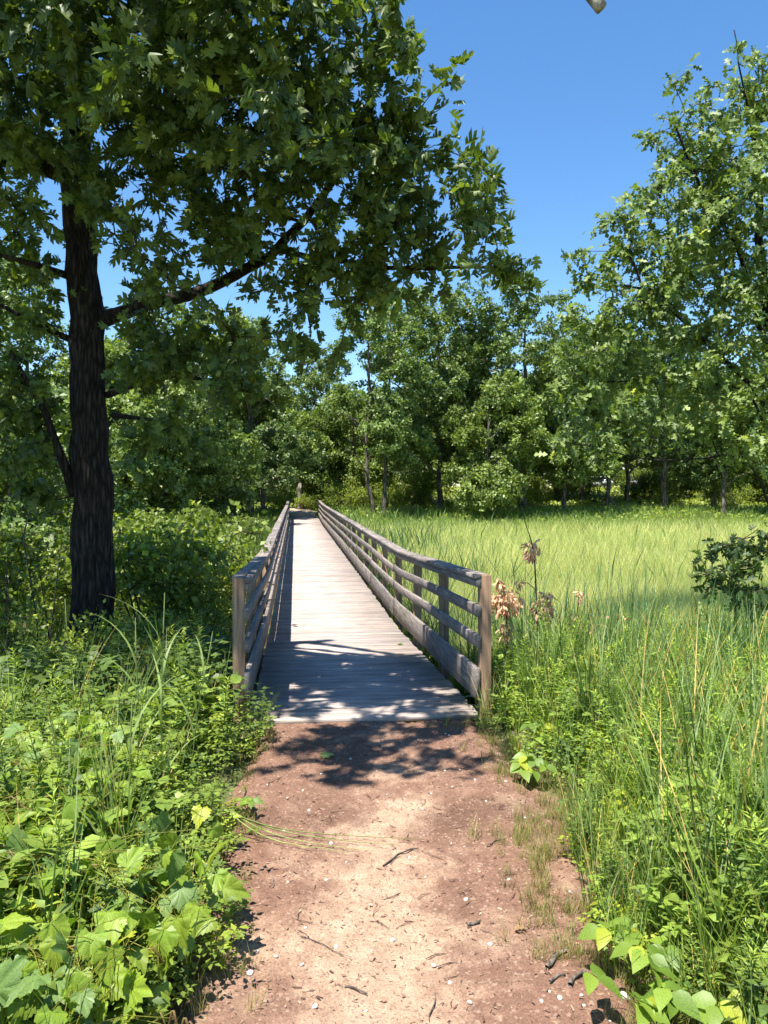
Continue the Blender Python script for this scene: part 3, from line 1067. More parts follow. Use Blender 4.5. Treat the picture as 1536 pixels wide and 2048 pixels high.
big_oak('oak_tree', 'young leafy oak on the right with sunlit crown and thin grey branches above the meadow', 8, limbs_right, blobs_right, 24, 0.14,
        ((0.070, 0.118, 0.033), (0.180, 0.255, 0.070)), keep_right, 0.145, 290, 0.01, tm=TL_LITE, flare=0.2, tk=24, spread=0.24)

# ------------------------------------------------------------------ background trees
def bg_tree(name, label, seed, h, w, low, n_cl, per, leaf, cols, trunks=1, trunk_r=0.17, lean=0.0, group=None, stubs=0, mat='bark_far', dead=0):
    """a tree of the wood: crown of uneven lobes from `low` to `h`, width w; local origin at the base"""
    rng = np.random.default_rng(seed)
    root = thing(name, label, 'tree', (0, 0, 0), 0, group)
    limbs, blobs = [], []
    for t in range(trunks):
        off = np.array([0.0, 0, 0]) if trunks == 1 else np.array([(-0.35, 0.45)[t % 2], 0.1 * t, 0])
        ln = np.array([lean + (0 if trunks == 1 else (-0.25, 0.35)[t % 2]), 0.1 * rng.standard_normal(), 0])
        P = [off + np.array([0, 0, -0.3])] + [off + ln * (z / h * 2.2) + np.array([0.12 * rng.standard_normal(), 0.12 * rng.standard_normal(), z]) for z in (0.8, 2.0, h * 0.3, h * 0.5, h * 0.7, h * 0.92)]
        limbs.append((P, trunk_r, trunk_r * 0.18))
    top = limbs[0][0]
    for q in range(7):
        a = rng.random() * 6.28
        z0 = low * 0.8 + (h * 0.65 - low) * q / 7
        L = w * 0.36 * (0.7 + 0.5 * rng.random())
        p0 = np.array([np.interp(z0, [p[2] for p in top], [p[c] for p in top]) for c in range(3)])
        d = np.array([math.cos(a), math.sin(a), 0.0])
        limbs.append(([p0, p0 + d * L * 0.4 + (0, 0, L * 0.35), p0 + d * L * 0.8 + (0, 0, L * 0.55), p0 + d * L + (0, 0, L * 0.5)], trunk_r * 0.4, trunk_r * 0.1))
    nb = 15
    for q in range(nb):
        f = (q + 0.5) / nb
        z = low + (h - low) * (0.06 + 0.88 * f)
        prof = math.sin(math.pi * (0.24 + 0.60 * f)) ** 0.6
        a = rng.random() * 6.28
        rr = w * 0.5 * prof * (0.35 + 0.5 * rng.random())
        br = w * (0.17 + 0.1 * rng.random()) * (1.08 - 0.2 * f)
        blobs.append((np.array([math.cos(a) * rr + lean * z / h * 2, math.sin(a) * rr, z]), (br, br, br * 0.72), 1.0))
    vol = sum(4.19 * b[1][0] * b[1][1] * b[1][2] for b in blobs)
    blobs = [(c, r, n_cl / vol) for c, r, _ in blobs]
    T = blob_points(rng, blobs, 0.55)
    T = T[T[:, 2] > low * 0.75]
    lp, paths, ends = grow(rng, limbs, T, 0.6)
    for q, (Q, rr) in enumerate(lp):
        if q < trunks:
            V, F = bark_trunk(Q, rr, 12, 0.12, 0.25, seed + q, 1)
            MB().add(V, F).build('trunk', M[mat], root, True)
        else:
            V, F = tube(Q, rr, 6, False)
            MB().add(V, F).build('limb', M[mat], root, True)
    mb = MB()
    wood_mesh(mb, [(P, r * 1.5) for P, r in paths])
    tag(mb.build('branches', M['twig'], root, True), kind='stuff')
    pos, ax, nr, sz = spray_leaves(rng, T, ends, per, 0.62, leaf, 0.2, 0.8, (0, 0, 0))
    col = leaf_cols(rng, len(pos), cols[0], cols[1])
    # whole boughs differ a little in green
    cj = np.repeat(0.82 + 0.4 * rng.random(len(T)), per)[:, None]
    mb = MB()
    put(mb, TL_QUAD, pos, ax, nr, sz, col * cj)
    tag(mb.build('crown', M['far_leaf'], root), kind='stuff')
    return root


GA = ((0.085, 0.135, 0.040), (0.21, 0.285, 0.080))
GB = ((0.070, 0.118, 0.042), (0.175, 0.245, 0.080))
GC = ((0.105, 0.155, 0.040), (0.25, 0.325, 0.085))
protos = [
    bg_tree('oak_tree', '', 21, 14.5, 8.5, 3.0, 546, 60, 0.21, GA, trunk_r=0.20),
    bg_tree('oak_tree', '', 22, 13.0, 9.0, 2.6, 546, 60, 0.21, GB, trunk_r=0.26),
    bg_tree('oak_tree', '', 23, 15.5, 7.5, 3.4, 520, 60, 0.21, GA, trunks=2, trunk_r=0.16),
    bg_tree('oak_tree', '', 24, 8.5, 6.0, 1.0, 429, 60, 0.21, GC, trunk_r=0.14),
    bg_tree('oak_tree', '', 25, 11.0, 8.0, 2.4, 494, 60, 0.21, GC, lean=0.8, trunk_r=0.2),
    bg_tree('oak_tree', '', 26, 6.0, 5.0, 0.4, 300, 56, 0.18, GA, trunk_r=0.09),
]
used = set()


def place_tree(k, px, y, s=1.0, rz=0.0, label='', group=None, sz=1.0):
    src = protos[k]
    o = src if k not in used else copy_tree(src)
    used.add(k)
    x = gx(px, y)
    o.location = (x, y, float(ground_z(x, y)) - 0.05)
    o.rotation_euler = (0, 0, rz)
    o.scale = (s, s, s * sz)
    o['label'] = label
    o['category'] = 'tree'
    if group:
        o['group'] = group
    return o


FRONT = 'trees along the far edge of the meadow'
DEEP = 'trees deep in the far wood'
front = [
    (2, 757, 50.0, 0.98, 0.2, 'twin-trunked oak standing at the meadow edge just right of the bridge end'),
    (3, 985, 49.0, 1.05, 1.0, 'bushy low oak with leaves down to the grass, second along the meadow edge'),
    (0, 880, 55.0, 1.08, 2.0, 'tall oak behind the bushy low one, its crown against the sky'),
    (1, 1045, 53.0, 1.16, 0.6, 'broad tall oak with the highest rounded top in the far tree line'),
    (4, 1130, 52.0, 1.0, 4.0, 'leaning oak at the meadow edge in front of the white parked car'),
    (0, 1215, 56.0, 0.95, 5.0, 'tall oak right of the white parked car, behind the leaning trunk'),
    (1, 1325, 53.0, 0.95, 2.4, 'straight dark oak trunk standing just right of the silver parked car'),
    (4, 1445, 50.0, 0.95, 0.4, 'dark oak with crooked trunk beside the pale snag at the meadow edge'),
    (3, 1560, 51.0, 1.2, 2.2, 'bushy oak at the far right end of the meadow edge'),
    (1, 497, 49.0, 0.88, 1.9, 'oak with stout pale sunlit trunk, left one of two beside the bridge end'),
    (4, 528, 50.5, 0.9, 3.0, 'oak with stout pale sunlit trunk, right one of two beside the bridge end'),
    (5, 640, 60.0, 1.15, 0.5, 'small bushy oak straight beyond the far end of the bridge'),
    (3, 700, 58.0, 1.0, 4.4, 'rounded green oak behind the right railing end'),
    (5, 425, 44.0, 1.0, 1.5, 'small leafy oak left of the two pale trunks'),
    (4, 330, 40.0, 1.0, 5.2, 'yellow-green oak seen under the low dark boughs of the big oak'),
    (3, 230, 36.0, 1.0, 3.9, 'light green oak just right of the big dark trunk'),
    (3, -150, 30.0, 0.9, 2.9, 'round oak standing far out on the left beyond the thicket'),
    (0, 60, 38.0, 0.9, 0.9, 'tall oak in the distance left of the big dark trunk'),
    (5, 120, 24.0, 0.85, 2.9, 'low oak among the bushes behind the big dark trunk'),
    (5, 20, 15.0, 0.7, 0.4, 'dark sapling oak left of the big trunk at the picture edge'),
]
for k, px, y, s, rz, lab in front:
    place_tree(k, px, y, s, rz, lab, FRONT)
rng = np.random.default_rng(77)
deep = []
for row, (yy, step) in enumerate(((63, 105), (74, 95), (88, 90))):
    for q, px in enumerate(np.arange(-420 - 30 * row, 1950, step)):
        if row > 0 and 560 < px < 640:
            continue
        deep.append((int(rng.integers(0, 5)), px + 30 * rng.standard_normal(), yy + 3 * rng.standard_normal(), 0.82 + 0.3 * rng.random(), rng.random() * 6.28))
def region(px):
    for a, t in ((150, 'at the left edge beside the big trunk'), (420, 'seen just right of the big dark trunk'), (600, 'left of the far bridge end'), (800, 'right of the far bridge end'), (1100, 'behind the middle of the meadow'), (1340, 'behind the parked cars and meadow')):
        if px < a:
            return t
    return 'behind the right end of the meadow'


for k, px, y, s, rz in deep:
    h = [14.5, 13, 15.5, 8.5, 11][k] * s
    lim = 10.0 if px < 570 else (13.5 if px < 760 else 17.0)
    sq = min(1.0, lim / h * y / 70)
    place_tree(k, px, y, s, rz, 'oak deep in the far wood %s' % region(px), DEEP, sq)

# far mass of woodland behind the last row, one hedge of foliage that nobody could count
mb = MB()
n = 32000
ph = rng.uniform(-0.95, 0.95, n)
dist = rng.uniform(105, 135, n)
xs, ys = np.sin(ph + 0.1) * dist, np.cos(ph + 0.1) * dist
hh = (8.0 + 6.0 * vn(xs * 0.12, ys * 0.03)) * np.sqrt(rng.random(n))
pos = np.stack([xs, ys, ground_z(xs, ys) + hh], -1)
put(mb, TL_QUAD, pos, rand_dir(rng, n), norm(np.array([0, -0.3, 0.8]) + 0.7 * rng.standard_normal((n, 3))), 1.0 + 0.6 * rng.random(n), leaf_cols(rng, n, *GB))
o = mb.build('distant_woodland', M['far_leaf'])
tag(o, 'distant mass of green woodland behind all the trees', 'woodland', kind='stuff')

# ------------------------------------------------------------------ shrubs
def shrub(seed, h, w, n_cl, per, leaf, cols, tm=TL_OV, spread=0.22):
    rng = np.random.default_rng(seed)
    root = thing('shrub', '', 'shrub')
    limbs = []
    for q in range(6):
        a = q / 6 * 6.28 + rng.random()
        d = np.array([math.cos(a), math.sin(a), 0]) * w * 0.3 * (0.4 + 0.6 * rng.random())
        limbs.append(([np.array([0.05 * math.cos(a), 0.05 * math.sin(a), -0.1]), d * 0.4 + (0, 0, h * 0.35), d * 0.9 + (0, 0, h * 0.75)], 0.016, 0.006))
    blobs = []
    for q in range(9):
        a = rng.random() * 6.28
        r = w * 0.36 * math.sqrt(rng.random())
        z = h * (0.25 + 0.55 * rng.random())
        b = w * (0.16 + 0.12 * rng.random())
        blobs.append((np.array([r * math.cos(a), r * math.sin(a), z]), (b, b, b * 0.8), 1))
    vol = sum(4.19 * b[1][0] * b[1][1] * b[1][2] for b in blobs)
    T = blob_points(rng, [(c, r, n_cl / vol) for c, r, _ in blobs], 0.35)
    T = T[T[:, 2] > 0.12]
    lp, paths, ends = grow(rng, limbs, T, 0.2, -0.03)
    mb = MB()
    for Q, rr in lp:
        V, F = tube(Q, rr, 4, False)
        mb.add(V, F)
    wood_mesh(mb, [(P, r * 0.8) for P, r in paths])
    mb.build('stems', M['twig'], root)
    root.children[0]['kind'] = 'stuff'
    pos, ax, nr, sz = spray_leaves(rng, T, ends, per, spread, leaf, 0.1, 0.8)
    cj = np.repeat(0.85 + 0.35 * rng.random(len(T)), per)[:, None]
    mb = MB()
    put(mb, tm, pos, ax, nr, sz, leaf_cols(rng, len(pos), *cols, 0.02) * cj)
    tag(mb.build('foliage', M['herb'], root), kind='stuff')
    return root


SA = ((0.070, 0.120, 0.028), (0.17, 0.25, 0.055))
SB = ((0.095, 0.150, 0.030), (0.23, 0.31, 0.065))
TL_OV6 = (np.array([(0, 0, 0), (0.3, 0.4, .05), (0, 0.5, 0.0), (-0.3, 0.4, .05), (0, 1, -.12)]), np.array([(0, 1, 2), (0, 2, 3), (2, 1, 4), (3, 2, 4)]))
sh = [shrub(41, 1.5, 1.8, 170, 16, 0.075, SA, TL_OV6), shrub(42, 1.2, 1.9, 170, 16, 0.07, SB, TL_OV6), shrub(43, 1.9, 1.7, 180, 16, 0.08, SA, TL_OV6), shrub(44, 0.9, 1.6, 150, 16, 0.065, SB, TL_OV6)]
sused = set()


def place_shrub(k, x, y, s, label, group):
    o = sh[k] if k not in sused else copy_tree(sh[k])
    sused.add(k)
    o.location = (x, y, float(ground_z(x, y)) - 0.03)
    o.rotation_euler = (0, 0, rng.random() * 6.28)
    o.scale = (s, s, s * (0.9 + 0.2 * rng.random()))
    o['label'], o['category'], o['group'] = label, 'shrub', group
    return o


rng = np.random.default_rng(31)
# the thicket on the left of the bridge
LEFTB = 'bushes of the thicket left of the bridge'
cnt = 0
for y in np.concatenate([np.arange(8.6, 20, 1.25), np.arange(20, 46, 2.3)]):
    w = 11.0 if y < 20 else 24
    for x in np.arange(-1.6, -w, -1.45 if y < 20 else -2.6):
        xx, yy = x + 0.35 * rng.standard_normal(), y + 0.35 * rng.standard_normal()
        if xx > -1.35 + 0.4 * (y < 14) or (yy < 10.0 and xx < -6.5):
            continue
        if math.hypot(xx + 2.1, yy - 8.3) < 0.9 or (vn(xx * 0.5, yy * 0.35) < 0.3 and y > 11):
            continue
        if gx(-260, yy) > xx:
            continue
        s = (0.9 + 0.4 * rng.random()) * (1.0 if y < 20 else (1.05 if y < 30 else 0.8))
        if xx > -2.4 and yy > 13:
            s *= 0.6
        if yy < 11:
            lab = 'shaded leafy bush %s the foot of the big dark oak' % ('far left of' if xx < -3.4 else ('just behind' if xx < -1.9 else 'right of'))
        elif yy < 20:
            tp = project(np.array([[xx, yy, 0.5]]))[0][0]
            lab = 'green bush in the near thicket ' + ('left of the big oak trunk' if tp < 140 else 'right behind the big oak trunk' if tp < 250 else 'close to the left railing' if tp > 400 else 'between the big oak trunk and the left railing')
        else:
            tp = project(np.array([[xx, yy, 0.5]]))[0][0]
            lab = 'light green bush in the far thicket ' + ('left of the big oak trunk' if tp < 140 else 'seen right of the big oak trunk' if tp < 380 else 'near the far left railing')
        place_shrub(int(rng.integers(0, 4)), xx, yy, s, lab, LEFTB)
        cnt += 1
for x, y, k, s, lab in ((-1.35, 7.5, 0, 0.62, 'dark bush in the oak shade close behind the left end post'), (-1.05, 8.4, 2, 0.6, 'dark bush against the left railing at its second post'), (-1.75, 7.3, 1, 0.7, 'dark shaded bush right in front of the big oak foot'), (-1.3, 9.4, 2, 0.75, 'tall bush against the left railing at its third post'),
                        (-2.9, 7.4, 0, 0.8, 'dark bush left of the big oak foot'), (-3.6, 8.0, 2, 0.9, 'tall dark bush at the left picture edge beside the big oak'), (-1.2, 10.6, 1, 0.85, 'bush against the left railing at its fourth post')):
    place_shrub(k, x, y, s, lab, LEFTB)
# bushes beyond the end of the bridge and along the far wood
FARB = 'undergrowth bushes below the far trees'
for q in range(120):
    px = rng.uniform(-160, 1720)
    yy = rng.uniform(51, 72) if px < 860 else rng.uniform(53, 78)
    xx = gx(px, yy)
    if abs(xx - BX) < 1.6 and yy < 60:
        continue
    place_shrub(int(rng.integers(0, 4)), xx, yy, 1.2 + 0.7 * rng.random(), 'yellow-green undergrowth bush below the far trees %s' % region(px), FARB)
for px, yy, s, lab in ((612, 56.5, 1.0, 'small green bush standing right at the far end of the deck'), (655, 52.2, 1.1, 'green bush behind the end post of the right railing'), (560, 51.5, 1.2, 'green bush behind the end post of the left railing')):
    place_shrub(1, gx(px, yy), yy, s, lab, FARB)
# right of the bridge near the second and third posts
for x, y, k, s, lab in ((1.95, 7.6, 3, 0.62, 'low leafy bush outside the right railing behind the end post'), (2.0, 9.2, 1, 0.6, 'green bush outside the right railing between the second and third posts'),
                        (1.95, 11.2, 3, 0.7, 'green bush outside the right railing by the fourth post'), (2.1, 13.2, 3, 0.6, 'small green bush beyond the dip in the right railing'),
                        (4.1, 7.6, 1, 0.72, 'dark green bush below the oak sapling at the right edge'), (5.0, 8.4, 0, 0.72, 'dark leafy bush at the right picture edge below the young oak'), (4.0, 8.9, 3, 0.7, 'low dark bush in the reeds left of the oak sapling')):
    place_shrub(k, x, y, s, lab, 'bushes on the right of the bridge')

# ------------------------------------------------------------------ herbs and grasses
def blade(L, w, lean, az, base=(0, 0, 0), seg=4, curl=1.0):
    """an arching grass blade; returns vertices and faces"""
    t = np.linspace(0, 1, seg + 1)
    out = L * lean * t ** (1.0 + curl)
    z = L * t * np.sqrt(np.clip(1 - (lean * t ** curl) ** 2 * 0.6, 0.05, 1))
    c, s = math.cos(az), math.sin(az)
    ctr = np.stack([out * c, out * s, z], -1) + np.asarray(base)
    wd = w * np.where(t < 0.3, 0.7 + t, 1.0) * (1 - t ** 2.2)
    side = np.array([-s, c, 0.0])
    Lf, Rt = ctr - side * wd[:, None] * 0.5, ctr + side * wd[:, None] * 0.5
    V = np.concatenate([Lf[:-1], Rt[:-1], ctr[-1:]])
    n = seg
    i = np.arange(n - 1)
    return V, [np.stack([i, n + i, n + i + 1, i + 1], -1), np.array([[n - 1, 2 * n - 1, 2 * n]])]


def tri(F):
    """all faces as triangles"""
    out = []
    for f in F:
        f = np.asarray(f)
        out.append(f if f.shape[1] == 3 else np.concatenate([f[:, :3], f[:, [0, 2, 3]]]))
    return np.concatenate(out)


class Proto:
    def __init__(self):
        self.mb = MB()

    def done(self):
        V = np.concatenate(self.mb.V)
        C = np.concatenate(self.mb.C)
        F = tri(self.mb.F)
        return V, F, C


def p_stalk(rng, h, nl, ll, lw, cols, up=0.5, top=(0.26, 0.36, 0.06), bare=0.12, droop=0.25):
    p = Proto()
    z = np.linspace(0, h, 6)
    bend = 0.06 * h * rng.standard_normal(2)
    S = np.stack([bend[0] * (z / h) ** 2, bend[1] * (z / h) ** 2, z], -1)
    V, F = tube(S, np.linspace(0.0035, 0.0012, 6), 3, False)
    p.mb.add(V, F, np.asarray(cols[0]) * 1.3)
    t = bare + (1 - bare) * np.sqrt(np.linspace(0.02, 1, nl))
    a = np.arange(nl) * 2.4 + rng.random()
    pos = np.stack([np.interp(t * h, z, S[:, c]) for c in range(3)], -1)
    u = up + 0.9 * np.clip(t - 0.8, 0, 1) * 3
    ax = np.stack([np.cos(a), np.sin(a), u + 0.15 * rng.standard_normal(nl)], -1)
    nr = np.stack([-np.cos(a) * 0.5, -np.sin(a) * 0.5, np.ones(nl)], -1) + 0.2 * rng.standard_normal((nl, 3))
    sz = ll * (0.75 + 0.5 * rng.random(nl)) * np.clip(1.25 - 0.85 * t ** 3, 0.35, 1)
    c = leaf_cols(rng, nl, *cols)
    w = np.clip((t - 0.82) / 0.18, 0, 1)[:, None] * 0.8
    c = c * (1 - w) + np.asarray(top) * w
    put(p.mb, tmpl_lance(lw, droop), pos, ax, nr, sz, c)
    return p.done()


def p_herb(rng, h, n, ll, cols, w=0.33, tmq=None, yellow=0.0):
    p = Proto()
    for q in range(3):
        a = rng.random() * 6.28
        e = np.array([math.cos(a) * h * 0.3, math.sin(a) * h * 0.3, h * (0.8 + 0.3 * rng.random())])
        S = np.stack([e * t for t in (0, 0.35, 0.7, 1.0)])
        S[1:3, :2] *= 0.8
        V, F = tube(S, [0.003, 0.0025, 0.002, 0.001], 3, False)
        p.mb.add(V, F, np.asarray(cols[0]) * 1.2)
        m = n // 3
        t = 0.25 + 0.75 * np.sqrt(np.linspace(0.02, 1, m))
        pos = np.stack([np.interp(t, (0, 0.35, 0.7, 1.0), S[:, c]) for c in range(3)], -1)
        b = np.arange(m) * 2.4 + rng.random() * 6
        ax = np.stack([np.cos(b), np.sin(b), 0.25 + 0.2 * rng.standard_normal(m)], -1)
        nr = np.array([0, 0, 1.0]) + 0.35 * rng.standard_normal((m, 3))
        pos = pos + ax * 0.25 * ll
        put(p.mb, tmq or TL_OV6, pos, ax, nr, ll * (0.6 + 0.6 * rng.random(m)), leaf_cols(rng, m, *cols, yellow))
    return p.done()


def p_bramble(rng, h, n, ll, cols):
    p = Proto()
    for q in range(n):
        a = rng.random() * 6.28
        r = h * 0.7 * math.sqrt(rng.random())
        top = np.array([math.cos(a) * r, math.sin(a) * r, h * (0.45 + 0.55 * rng.random())])
        V, F = tube(np.stack([np.zeros(3), top * (0.5, 0.5, 0.7), top]), [0.002, 0.0016, 0.001], 3, False)
        p.mb.add(V, F, np.asarray(cols[0]))
        d = np.array([math.cos(a), math.sin(a), 0.1])
        sd = np.array([-math.sin(a), math.cos(a), 0.05])
        k = 5
        ax = np.stack([d, d * 0.5 + sd, d * 0.5 - sd, sd - d * 0.2, -sd - d * 0.2])
        pos = top + np.stack([d * 0.5 * ll, d * 0.1 * ll, d * 0.1 * ll, -d * 0.5 * ll, -d * 0.5 * ll])
        nr = np.array([0, 0, 1.0]) + 0.3 * rng.standard_normal((1, 3)) + 0.12 * rng.standard_normal((k, 3))
        put(p.mb, TL_OV6, pos, ax, nr, ll * (0.8 + 0.3 * rng.random(k)), leaf_cols(rng, k, *cols))
    return p.done()


def p_grass(rng, h, n, w, cols, lean=0.45, spread=0.05, straw=0.1, seg=4):
    p = Proto()
    for q in range(n):
        a = rng.random() * 6.28
        b = rng.random() * 6.28
        V, F = blade(h * (0.55 + 0.6 * rng.random()), w * (0.7 + 0.6 * rng.random()), lean * (0.3 + 1.0 * rng.random()), a, (spread * math.cos(b) * rng.random(), spread * math.sin(b) * rng.random(), 0), seg, 0.8 + 0.8 * rng.random())
        c = leaf_cols(rng, 1, *cols)[0]
        if rng.random() < straw:
            c = np.array([0.38, 0.31, 0.15]) * (0.7 + 0.5 * rng.random())
        p.mb.add(V, F, c)
    return p.done()


def scatter(mb, rng, protos, xy, scale, tilt=0.12, z_off=-0.01, tone=None):
    """copies of the little plants, each turned, leaned and sized on its own"""
    k = rng.integers(0, len(protos), len(xy))
    zz = surf_z(xy[:, 0], xy[:, 1]) + z_off
    s = np.broadcast_to(np.asarray(scale, float), (len(xy),)) * (0.75 + 0.5 * rng.random(len(xy)))
    az = rng.random(len(xy)) * 6.28
    tl = tilt * rng.standard_normal((len(xy), 2))
    tn = 0.85 + 0.32 * rng.random(len(xy)) if tone is None else tone * (0.88 + 0.25 * rng.random(len(xy)))
    for p in range(len(protos)):
        V, F, C = protos[p]
        i = np.nonzero(k == p)[0]
        if len(i) == 0:
            continue
        c, sn = np.cos(az[i])[:, None], np.sin(az[i])[:, None]
        X = (V[None, :, 0] * c - V[None, :, 1] * sn) * s[i][:, None]
        Y = (V[None, :, 0] * sn + V[None, :, 1] * c) * s[i][:, None]
        Z = V[None, :, 2] * s[i][:, None]
        X = X + Z * tl[i, 0][:, None] + xy[i, 0][:, None]
        Y = Y + Z * tl[i, 1][:, None] + xy[i, 1][:, None]
        Z = Z + zz[i][:, None]
        W = np.stack([X, Y, Z], -1).reshape(-1, 3)
        FF = (F[None] + (np.arange(len(i)) * len(V))[:, None, None]).reshape(-1, 3)
        CC = (C[None] * tn[i][:, None, None]).reshape(-1, 3)
        mb.add(W, FF, CC)


rng = np.random.default_rng(91)
H1 = ((0.085, 0.150, 0.035), (0.19, 0.29, 0.065))       # fresh green
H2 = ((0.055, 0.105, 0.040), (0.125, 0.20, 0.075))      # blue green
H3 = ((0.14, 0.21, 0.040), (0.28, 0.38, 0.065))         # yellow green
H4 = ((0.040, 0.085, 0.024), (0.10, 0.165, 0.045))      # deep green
P_gold = [p_stalk(rng, 0.55 + 0.2 * rng.random(), 44, 0.075, 0.11, H1) for _ in range(4)] + [p_stalk(rng, 0.6, 50, 0.065, 0.13, H2, 0.6) for _ in range(3)]
P_herb = [p_herb(rng, 0.32, 30, 0.055, H1) for _ in range(4)] + [p_herb(rng, 0.38, 27, 0.065, H4) for _ in range(3)]
P_yel = [p_herb(rng, 0.26, 27, 0.06, H3, yellow=0.08) for _ in range(4)]
P_bram = [p_bramble(rng, 0.36, 9, 0.05, H1) for _ in range(3)] + [p_bramble(rng, 0.3, 9, 0.042, H3) for _ in range(2)]
P_gr = [p_grass(rng, 0.55, 15, 0.007, H1, 0.5, straw=0.04) for _ in range(3)] + [p_grass(rng, 0.7, 13, 0.008, H2, 0.4, straw=0.03) for _ in range(3)]
P_short = [p_grass(rng, 0.13, 22, 0.0028, ((0.13, 0.17, 0.045), (0.26, 0.29, 0.08)), 0.6, 0.05, 0.35, 3) for _ in range(4)]
P_reed = [p_grass(rng, 1.05, 10, 0.013, ((0.05, 0.115, 0.045), (0.12, 0.21, 0.085)), 0.28, 0.07, 0.04, 5) for _ in range(5)]
P_broad = [p_herb(rng, 0.42, 15, 0.10, H1, tmq=TL_OV) for _ in range(4)]
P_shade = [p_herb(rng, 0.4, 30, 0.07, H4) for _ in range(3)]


def left_edge(y):
    return -0.36 + 0.10 * np.sin(y * 2.3 + 0.4) + 0.07 * np.sin(y * 5.1) - 0.10 * sstep(3.2, 2.2, y) + 0.10 * sstep(4.6, 5.6, y)


def right_edge(y):
    return 1.42 + 0.06 * np.sin(y * 2.9 + 1.0) + 0.06 * np.sin(y * 6.3) - 0.30 * (1 - sstep(2.9, 3.9, y))


def sample(n, x0, x1, y0, y1, near=True):
    y = y0 + (y1 - y0) * rng.random(n) ** (1.3 if near else 1.0)
    x = x0 + (x1 - x0) * rng.random(n)
    a, b = np.array([gx(-140, q) for q in (1, 20)]), np.array([gx(1680, q) for q in (1, 20)])
    lo = a[0] + (a[1] - a[0]) * (y - 1) / 19
    hi = b[0] + (b[1] - b[0]) * (y - 1) / 19
    k = (x > lo - 0.3) & (x < hi + 0.3)
    return np.stack([x, y], -1)[k]


# left bank
L = sample(9000, -5.5, -0.15, 2.0, 8.8)
e = left_edge(L[:, 1]) - L[:, 0]
fr = 1 - sstep(6.3, 7.6, L[:, 1])
ok = (e > 0.0) & ((L[:, 1] < 6.0) | (L[:, 0] < -0.62)) & (np.hypot(L[:, 0] + 2.1, L[:, 1] - 8.3) > 0.4)
L, e = L[ok], e[ok]
u = rng.random(len(L))
zone = fbm(L[:, 0] * 0.9 + 3, L[:, 1] * 0.9)
sc = 0.55 + 0.5 * sstep(0.0, 0.5, e)
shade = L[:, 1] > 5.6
mb = MB()
sel = (u < 0.26) & ~shade
scatter(mb, rng, P_bram, L[sel], sc[sel])
sel = (u > 0.26) & (u < 0.50) & ~shade
scatter(mb, rng, P_herb, L[sel], sc[sel])
sel = (u > 0.50) & (u < 0.60) & (e < 1.2) & ~shade
scatter(mb, rng, P_yel, L[sel], sc[sel])
sel = (u > 0.62) & (u < 0.67) & (e > 0.25)
scatter(mb, rng, P_gold, L[sel], sc[sel] * 0.95)
sel = (u > 0.67) & (u < 0.73)
scatter(mb, rng, P_gr, L[sel], sc[sel])
sel = (u > 0.74) & (u < 0.79) & (e > 0.2) & ~shade
scatter(mb, rng, P_broad, L[sel], sc[sel])
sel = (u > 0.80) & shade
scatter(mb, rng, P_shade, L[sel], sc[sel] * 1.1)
o = mb.build('undergrowth', M['herb'])
tag(o, 'dense mixed green herbs and brambles covering the bank left of the path', 'undergrowth', kind='stuff')

# right bank
Rr = sample(11500, 0.9, 7.2, 2.0, 9.6)
e = Rr[:, 0] - right_edge(Rr[:, 1])
ok = (e > 0.0) & ((Rr[:, 1] < 5.95) | (Rr[:, 0] > 1.66))
Rr, e = Rr[ok], e[ok]
u = rng.random(len(Rr))
sc = 0.5 + 0.55 * sstep(0.0, 0.6, e)
far_ = Rr[:, 1] > 6.5
mb = MB()
tn = 1.22
sel = (u < 0.13)
scatter(mb, rng, P_gold, Rr[sel], sc[sel], tone=tn)
sel = (u > 0.13) & (u < 0.27)
scatter(mb, rng, P_herb, Rr[sel], sc[sel], tone=tn)
sel = (u > 0.27) & (u < 0.36)
scatter(mb, rng, P_bram, Rr[sel], sc[sel], tone=tn)
sel = (u > 0.36) & (u < 0.43) & (e < 1.2)
scatter(mb, rng, P_yel, Rr[sel], sc[sel])
sel = (u > 0.43) & (u < 0.66)
scatter(mb, rng, P_gr, Rr[sel], sc[sel] * 1.15, tone=tn)
sel = (u > 0.66) & (u < 0.70) & (e > 0.2)
scatter(mb, rng, P_broad, Rr[sel], sc[sel], tone=1.1)
sel = (u > 0.94) & (Rr[:, 1] > 5.0) & (e > 0.25) & ~((Rr[:, 0] < 2.35) & (Rr[:, 1] < 7.6) & (Rr[:, 1] > 6.0))
scatter(mb, rng, P_reed, Rr[sel], 0.72 + 0.25 * rng.random(sel.sum()), 0.08, tone=1.15)
o = mb.build('undergrowth', M['herb'])
tag(o, 'dense mixed green herbs and grass covering the bank right of the path', 'undergrowth', kind='stuff')

# short dry grass along the path edges
mb = MB()
n = 430
y = np.where(rng.random(n) < 0.6, rng.uniform(2.3, 5.9, n), rng.normal(3.7, 0.6, n))
side = rng.random(n) < 0.75
x = np.where(side, right_edge(y) - np.abs(rng.normal(0, 0.20, n)) + 0.08, left_edge(y) + np.abs(rng.normal(0, 0.10, n)) - 0.04)
scatter(mb, rng, P_short, np.stack([x, y], -1)[vn(x * 5, y * 5) > 0.38], 0.75)
o = mb.build('path_edge_grass', M['grass'])
tag(o, 'short dry grass tufts along the edges of the dirt path', 'grass', kind='stuff')

